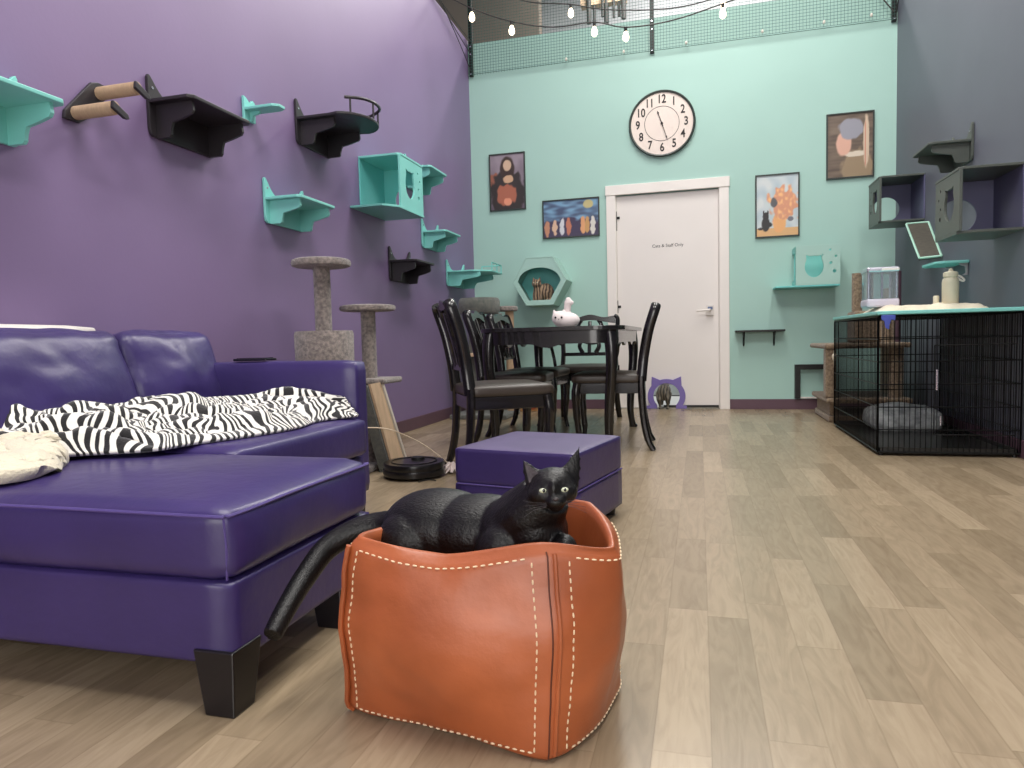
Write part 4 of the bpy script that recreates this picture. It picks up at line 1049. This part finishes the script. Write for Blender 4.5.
e_ = MB(); e_.add([hp(-.0425, .004, .038), hp(-.021, .0095, .024), hp(-.037, .010, .010), hp(-.0415, .003, .022)], [(0, 1, 2), (0, 2, 3)])
for s_ in (-1, 1):
    c = hp(.001+s_*.0178, .0335, -.002-(.001 if s_ > 0 else 0))
    ee = MB().ell((0, 0, 0), (.0074, .0060, .0046), nu=20, nv=12)
    for i in range(len(ee.v)): ee.v[i] = c+HM @ ee.v[i]
    eo = ee.build('eye', M['eye'], ct, smooth='all')
    pp = MB().ell((0, 0, 0), (.0024, .0012, .0032), nu=14, nv=8)
    for i in range(len(pp.v)): pp.v[i] = c+HM @ (pp.v[i]+Vector((.001, .0056, .0004)))
    pp.build('pupil', M['pupil'], eo, smooth='all')
nn = MB().ell((0, 0, 0), (.0052, .003, .0032), nu=12, nv=8)
for i in range(len(nn.v)): nn.v[i] = hp(*(Vector((.003, .0490, -.0165))+nn.v[i]))
nn.build('nose', M['nose'], ct, smooth='all')
ie = MB()
for sgn, tip, bi, bo in ((-1, (-.0460, .0050, .047), (-.022, .0125, .026), (-.040, .0095, .010)),):
    a, c, t_ = Vector(bi), Vector(bo), Vector(tip)
    m_ = (a+c)/2+Vector((0, -.001, 0))
    ie.add([hp(*a), hp(*m_), hp(*c), hp(*t_), hp(*(a+Vector((0, -.004, 0)))), hp(*(c+Vector((0, -.004, 0)))), hp(*(t_+Vector((0, -.003, 0))))],
           [(0, 1, 3), (1, 2, 3), (4, 6, 5), (0, 3, 6, 4), (2, 5, 6, 3), (0, 4, 5, 2, 1)])
ie.build('inner_ear', M['ear_in'], ct)
wk = MB()
for s_ in (-1, 1):
    for k in range(4):
        wk.tube([hp(s_*.016+.003, .044, -.022-.002*k), hp(s_*.034, .046, -.020-.004*k), hp(s_*.052, .038, -.016-.009*k)], [.0004, .0003, .0002], 4)
wk.build('whiskers', M['ear_in'], ct, fix=False)

# ------------------------------------------------------------------ crate
cx0_, cx1_, cy0_, cy1_ = .938, 1.616, 4.165, 5.44; ch_ = .762
cr8 = thing('dog_crate', 'large black wire crate under a teal board along the right wall', 'crate', (1.27, 4.8, 0))
fr_ = MB(); wr_ = .0022
def wbox(mb, p, q, r_=.0022): mb.tube([p, q], r_, 4)
def panel(name, A_, U_, V_, nu, nv, extra=()):
    mb = MB(); A_ = Vector(A_); U_ = Vector(U_); V_ = Vector(V_)
    for i in range(nu+1): wbox(mb, A_+U_*i/nu, A_+U_*i/nu+V_)
    for j in range(nv+1):
        wbox(mb, A_+V_*j/nv, A_+V_*j/nv+U_, .003)
    for e0, e1 in ((A_, A_+U_), (A_+U_, A_+U_+V_), (A_+U_+V_, A_+V_), (A_+V_, A_)): wbox(mb, e0, e1, .005)
    return mb.build(name, M['wire'], cr8, fix=False)
fp = panel('front_panel', (cx0_, cy0_, .02), (cx1_-cx0_, 0, 0), (0, 0, ch_-.02), 26, 6)
panel('side_panel', (cx0_, cy0_, .02), (0, cy1_-cy0_, 0), (0, 0, ch_-.02), 40, 6)
panel('side_panel', (cx1_, cy0_, .02), (0, cy1_-cy0_, 0), (0, 0, ch_-.02), 40, 6)
panel('back_panel', (cx0_, cy1_, .02), (cx1_-cx0_, 0, 0), (0, 0, ch_-.02), 26, 6)
panel('top_panel', (cx0_, cy0_, ch_), (cx1_-cx0_, 0, 0), (0, cy1_-cy0_, 0), 26, 8)
dr_ = MB()
x0_, x1_ = cx0_+.27, cx1_-.03
for z in (.12, .60): dr_.tube([(x0_, cy0_-.010, z), (x1_, cy0_-.010, z)], .003, 6)
for x in (x0_, x1_): dr_.tube([(x, cy0_-.010, .12), (x, cy0_-.010, .60)], .003, 6)
dr_.build('crate_door', M['wire'], cr8)
MB().tube([(x0_+.01, cy0_-.016, .47), (x0_+.01, cy0_-.016, .36)], .006, 8).build('latch', M['chrome'], cr8, smooth=True)
MB().tube([(x0_+.03, cy0_-.016, .22), (x0_+.03, cy0_-.016, .17)], .004, 8).build('latch', M['chrome'], cr8, smooth=True)
pn = MB().box(cx0_+.008, cx1_-.008, cy0_+.008, cy1_-.008, .012, .022)
pn.box(cx0_+.008, cx0_+.014, cy0_+.008, cy1_-.008, .022, .045).box(cx1_-.014, cx1_-.008, cy0_+.008, cy1_-.008, .022, .045).box(cx0_+.008, cx1_-.008, cy0_+.008, cy0_+.014, .022, .045).box(cx0_+.008, cx1_-.008, cy1_-.014, cy1_-.008, .022, .045)
pn.build('floor_pan', M['pan'], cr8)
for x in (cx0_+.02, cx1_-.02):
    for y in (cy0_+.02, cy1_-.02): MB().tube([(x, y, 0), (x, y, .014)], .012, 8).build('foot', M['bmetal'], cr8)
MB().lathe([(.022, .69), (.03, .70), (.03, .745), (.02, .76)], (cx0_+.07, cy0_+.55, 0), 12)
t = MB().box(.928, 1.625, 4.15, 5.46, .770, .79).build('crate_top_board', M['teal'], None, bevel=.004, loc=(1.27, 4.79, .77)); tag(t, 'teal board lying on top of the wire crate', 'board')
t = MB().puff(1.10, 1.52, 5.02, 5.36, .024, .16, .05, (.01, .01, .035), 14, wr=.012).build('pet_bed', M['blanket_grey'], None, smooth='all', loc=(1.3, 5.15, .048)); tag(t, 'rolled grey fleece pet bed inside the wire crate', 'pet bed')
# mat on top
def rough_mat():
    n, m = 40, 22; vs = []; fs = []
    for j in range(m+1):
        for i in range(n+1):
            u, v = i/n, j/m; e = min(1, min(u, 1-u, v, 1-v)*9)
            x = 1.0+.57*u+.012*noise.noise(Vector((u*6, v*6, 1))); y = 4.44+.46*v+.02*noise.noise(Vector((u*6, v*6, 4)))
            vs.append((x, y, (.792+.036*e+.018*max(0, noise.noise(Vector((u*8, v*8, 3))))*e)))
    k = len(vs); vs += [(p[0], p[1], .7915) for p in vs]
    q = lambda i, j: j*(n+1)+i
    for j in range(m):
        for i in range(n):
            fs.append((q(i, j), q(i+1, j), q(i+1, j+1), q(i, j+1))); fs.append((k+q(i, j), k+q(i, j+1), k+q(i+1, j+1), k+q(i+1, j)))
    for i in range(n): fs.append((q(i, 0), k+q(i, 0), k+q(i+1, 0), q(i+1, 0))); fs.append((q(i, m), q(i+1, m), k+q(i+1, m), k+q(i, m)))
    for j in range(m): fs.append((q(0, j), q(0, j+1), k+q(0, j+1), k+q(0, j))); fs.append((q(n, j), k+q(n, j), k+q(n, j+1), q(n, j+1)))
    return MB().add(vs, fs)
t = rough_mat().build('fleece_mat', M['fleece'], None, smooth='all', loc=(1.28, 4.67, .792)); tag(t, 'cream fleece mat on the teal crate board', 'mat')
# water fountain
t = thing('pet_water_fountain', 'clear square pet fountain with silver top on the crate', 'pet fountain', (1.09, 4.7, .815))
x0_, x1_, y0_, y1_ = .975, 1.155, 4.62, 4.80
MB().box(x0_, x1_, y0_, y1_, .828, .878).build('base', M['lavender'], t, bevel=.012)
MB().plate([rrect(x0_+.004, x1_-.004, y0_+.004, y1_-.004, .02, 4), rrect(x0_+.009, x1_-.009, y0_+.009, y1_-.009, .016, 4)], .16, lambda u, v, w: Vector((u, v, .878+w))).build('tank', M['acrylic'], t, smooth=True)
MB().box(x0_, x1_, y0_, y1_, 1.036, 1.068).build('lid', M['chrome'], t, bevel=.010)
MB().box(x0_+.08, x1_-.005, y0_-.003, y0_+.002, 1.045, 1.058).build('lid_label', M['trim'], t)
MB().tube([(1.02, 4.72, .878), (1.02, 4.72, 1.036)], .012, 10).build('column', M['bmetal'], t, smooth=True)
for x, y in ((.99, 4.64), (1.14, 4.64), (.99, 4.785), (1.14, 4.785), (1.075, 4.70)): MB().tube([(x, y, .878), (x, y, 1.036)], .007, 8).build('rib', M['chrome'], t, smooth=True)
# bottle
t = thing('water_bottle', 'beige water bottle with a loop handle on the cream mat', 'bottle', (1.40, 4.60, .815))
bc = (1.414, 4.60, 0)
MB().lathe([(.04, .820), (.043, .826), (.0435, .955), (.040, .975), (.032, .985)], bc, 28).build('bottle_body', M['bottle'], t, smooth=True)
cp = MB().lathe([(.033, .985), (.038, .990), (.038, 1.012), (.030, 1.018), (.012, 1.022), (.010, 1.034), (.003, 1.038)], bc, 24).build('cap', M['bottle'], t, smooth=True)
MB().tube(cr([(1.435, 4.60, 1.005), (1.47, 4.60, .985), (1.485, 4.60, .97), (1.478, 4.60, .962), (1.46, 4.60, .972), (1.44, 4.60, .99)], 5), .006, 8).build('carry_loop', M['pad'], cp, smooth=True)
t = MB().lathe([(.012, .820), (.016, .824), (.016, .878), (.012, .884)], (1.352, 4.64, 0), 16).build('small_canister', M['bottle'], None, smooth=True, loc=(1.352, 4.64, .82)); tag(t, 'tiny cream canister standing left of the beige bottle', 'canister')
# hanging cloth tags
t = MB().add([(1.0, 4.145, .768), (1.075, 4.145, .768), (1.065, 4.245, .72), (1.05, 4.143, .735), (1.035, 4.244, .685), (1.018, 4.143, .72), (1.0, 4.252, .768), (1.0, 4.253, .768)], [(0, 1, 2, 3, 4, 5)])
t = MB().plate([[(.945, .768), (1.015, .768), (1.012, .738), (.995, .744), (.985, .715), (.983, .69), (.965, .70), (.960, .735), (.945, .745)]], .006, lambda u, v, w: Vector((u, 4.143-w+.0, v))).build('blue_ribbon', M['blue'], None, bevel=.002, loc=(.98, 4.143, .768)); tag(t, 'blue ribbon hanging at the top front corner of the crate', 'ribbon')

# brown cat tree behind crate
t = thing('cat_tree', 'brown plush cat tree standing behind the wire crate', 'cat tree', (1.27, 6.0, 0))
cb = M['carpet_b']
MB().box(.94, 1.52, 5.68, 6.35, 0, .05).build('base_board', cb, t, bevel=.012)
MB().box(.915, 1.50, 5.62, 6.35, .150, .19).build('lower_deck', cb, t, bevel=.014)
MB().box(.90, 1.49, 5.62, 6.35, .560, .598).build('upper_deck', cb, t, bevel=.014)
MB().box(.91, .985, 5.64, 5.74, .19, .56).build('corner_post', cb, t, bevel=.01)
MB().box(.95, 1.02, 5.70, 6.30, .05, .15).build('support', cb, t, bevel=.01)
MB().box(1.42, 1.48, 5.70, 6.30, .05, .15).build('support', cb, t, bevel=.01)
MB().box(1.44, 1.48, 5.80, 6.34, .19, .56).build('side_panel', cb, t)
MB().tube([(1.40, 5.70, .19), (1.40, 5.70, .56)], .05, 18).build('post', cb, t, smooth=True)
MB().tube([(1.36, 5.75, .595), (1.36, 5.75, 1.0)], .045, 18).build('post', cb, t, smooth=True)
MB().tube([(1.46, 5.95, .595), (1.46, 5.95, 1.14)], .035, 18).build('post', M['base'], t, smooth=True)
MB().plate([[(1.13, .60), (1.36, .60), (1.36, .84), (1.13, .84)]], .3, lambda u, v, w: Vector((u, 5.75+w, v))).build('condo', cb, t, bevel=.02)
MB().tube([(1.165, 5.85, .84), (1.165, 5.85, 1.13)], .038, 16).build('post', cb, t, smooth=True)
rt_ = MB().tube(cr([(.965, 5.615, .55), (.963, 5.60, .45), (.968, 5.60, .36)], 5), .004, 6).build('rope', M['fleece'], t, smooth=True)
MB().ell((.965, 5.60, .50), (.018, .018, .03)).build('toy_ball', M['fleece'], rt_, smooth='all'); 

# ------------------------------------------------------------------ ceiling light fixtures (out of frame) + lights
def panel_light(x, y, z, sx, sy, power, col=(1, .97, .93)):
    t = thing('ceiling_light', 'long lit panel hanging high over the room', 'ceiling light', (x, y, z), group='high ceiling panels')
    MB().box(x-sx/2-.03, x+sx/2+.03, y-sy/2-.03, y+sy/2+.03, z+.012, z+.06).build('housing', M['trim'], t)
    MB().box(x-sx/2, x+sx/2, y-sy/2, y+sy/2, z+.004, z+.012).build('diffuser', M['led'], t)
    l = bpy.data.lights.new('panel', 'AREA'); l.shape = 'RECTANGLE'; l.size = sx; l.size_y = sy; l.energy = power; l.color = col
    o = bpy.data.objects.new('panel_lamp', l); C.objects.link(o); o.location = (x, y, z)
panel_light(-.9, 1.2, 4.6, .5, 2.4, 86)
panel_light(1.0, 1.2, 4.6, .5, 2.4, 86)
panel_light(-.4, 4.6, 4.8, .5, 2.0, 78)
panel_light(1.0, 4.9, 4.8, .5, 1.6, 48)
panel_light(0, 8.3, 5.6, 2.4, .4, 170)
# shop window behind the camera
l = bpy.data.lights.new('window', 'AREA'); l.shape = 'RECTANGLE'; l.size = 2.6; l.size_y = 2.3; l.energy = 36; l.color = (.93, .97, 1)
o = bpy.data.objects.new('window_daylight', l); C.objects.link(o); o.location = (.1, FY+.05, 1.5); o.rotation_euler = (PI/2, 0, 0)
struct(MB().box(-1.25, 1.45, FY, FY+.02, .3, 2.7).build('window_1', M['led']))

w = bpy.data.worlds.new('world'); bpy.context.scene.world = w; w.use_nodes = True
w.node_tree.nodes['Background'].inputs[0].default_value = (.9, .93, 1, 1); w.node_tree.nodes['Background'].inputs[1].default_value = .34

# ------------------------------------------------------------------ camera
f, yaw, pit, rol, ch__ = 691.912, -0.266272, 0.06191, -0.02466, .6775
cyw, syw = math.cos(yaw), math.sin(yaw)
fw = Vector((syw*math.cos(pit), cyw*math.cos(pit), -math.sin(pit))); rt = Vector((cyw, -syw, 0)); up = rt.cross(fw)
r2 = rt*math.cos(rol)+up*math.sin(rol); u2_ = up*math.cos(rol)-rt*math.sin(rol)
cam = bpy.data.cameras.new('camera'); cam.sensor_width = 36; cam.lens = f*36/1024; cam.clip_start = .02
co = bpy.data.objects.new('camera', cam); C.objects.link(co)
co.matrix_world = Matrix(((r2.x, u2_.x, -fw.x, 0), (r2.y, u2_.y, -fw.y, 0), (r2.z, u2_.z, -fw.z, ch__), (0, 0, 0, 1)))
sc = bpy.context.scene; sc.camera = co
sc.view_settings.view_transform = 'Standard'; sc.view_settings.look = 'None'; sc.view_settings.gamma = 1; sc.view_settings.use_curve_mapping = False
sc.view_settings.exposure = 0
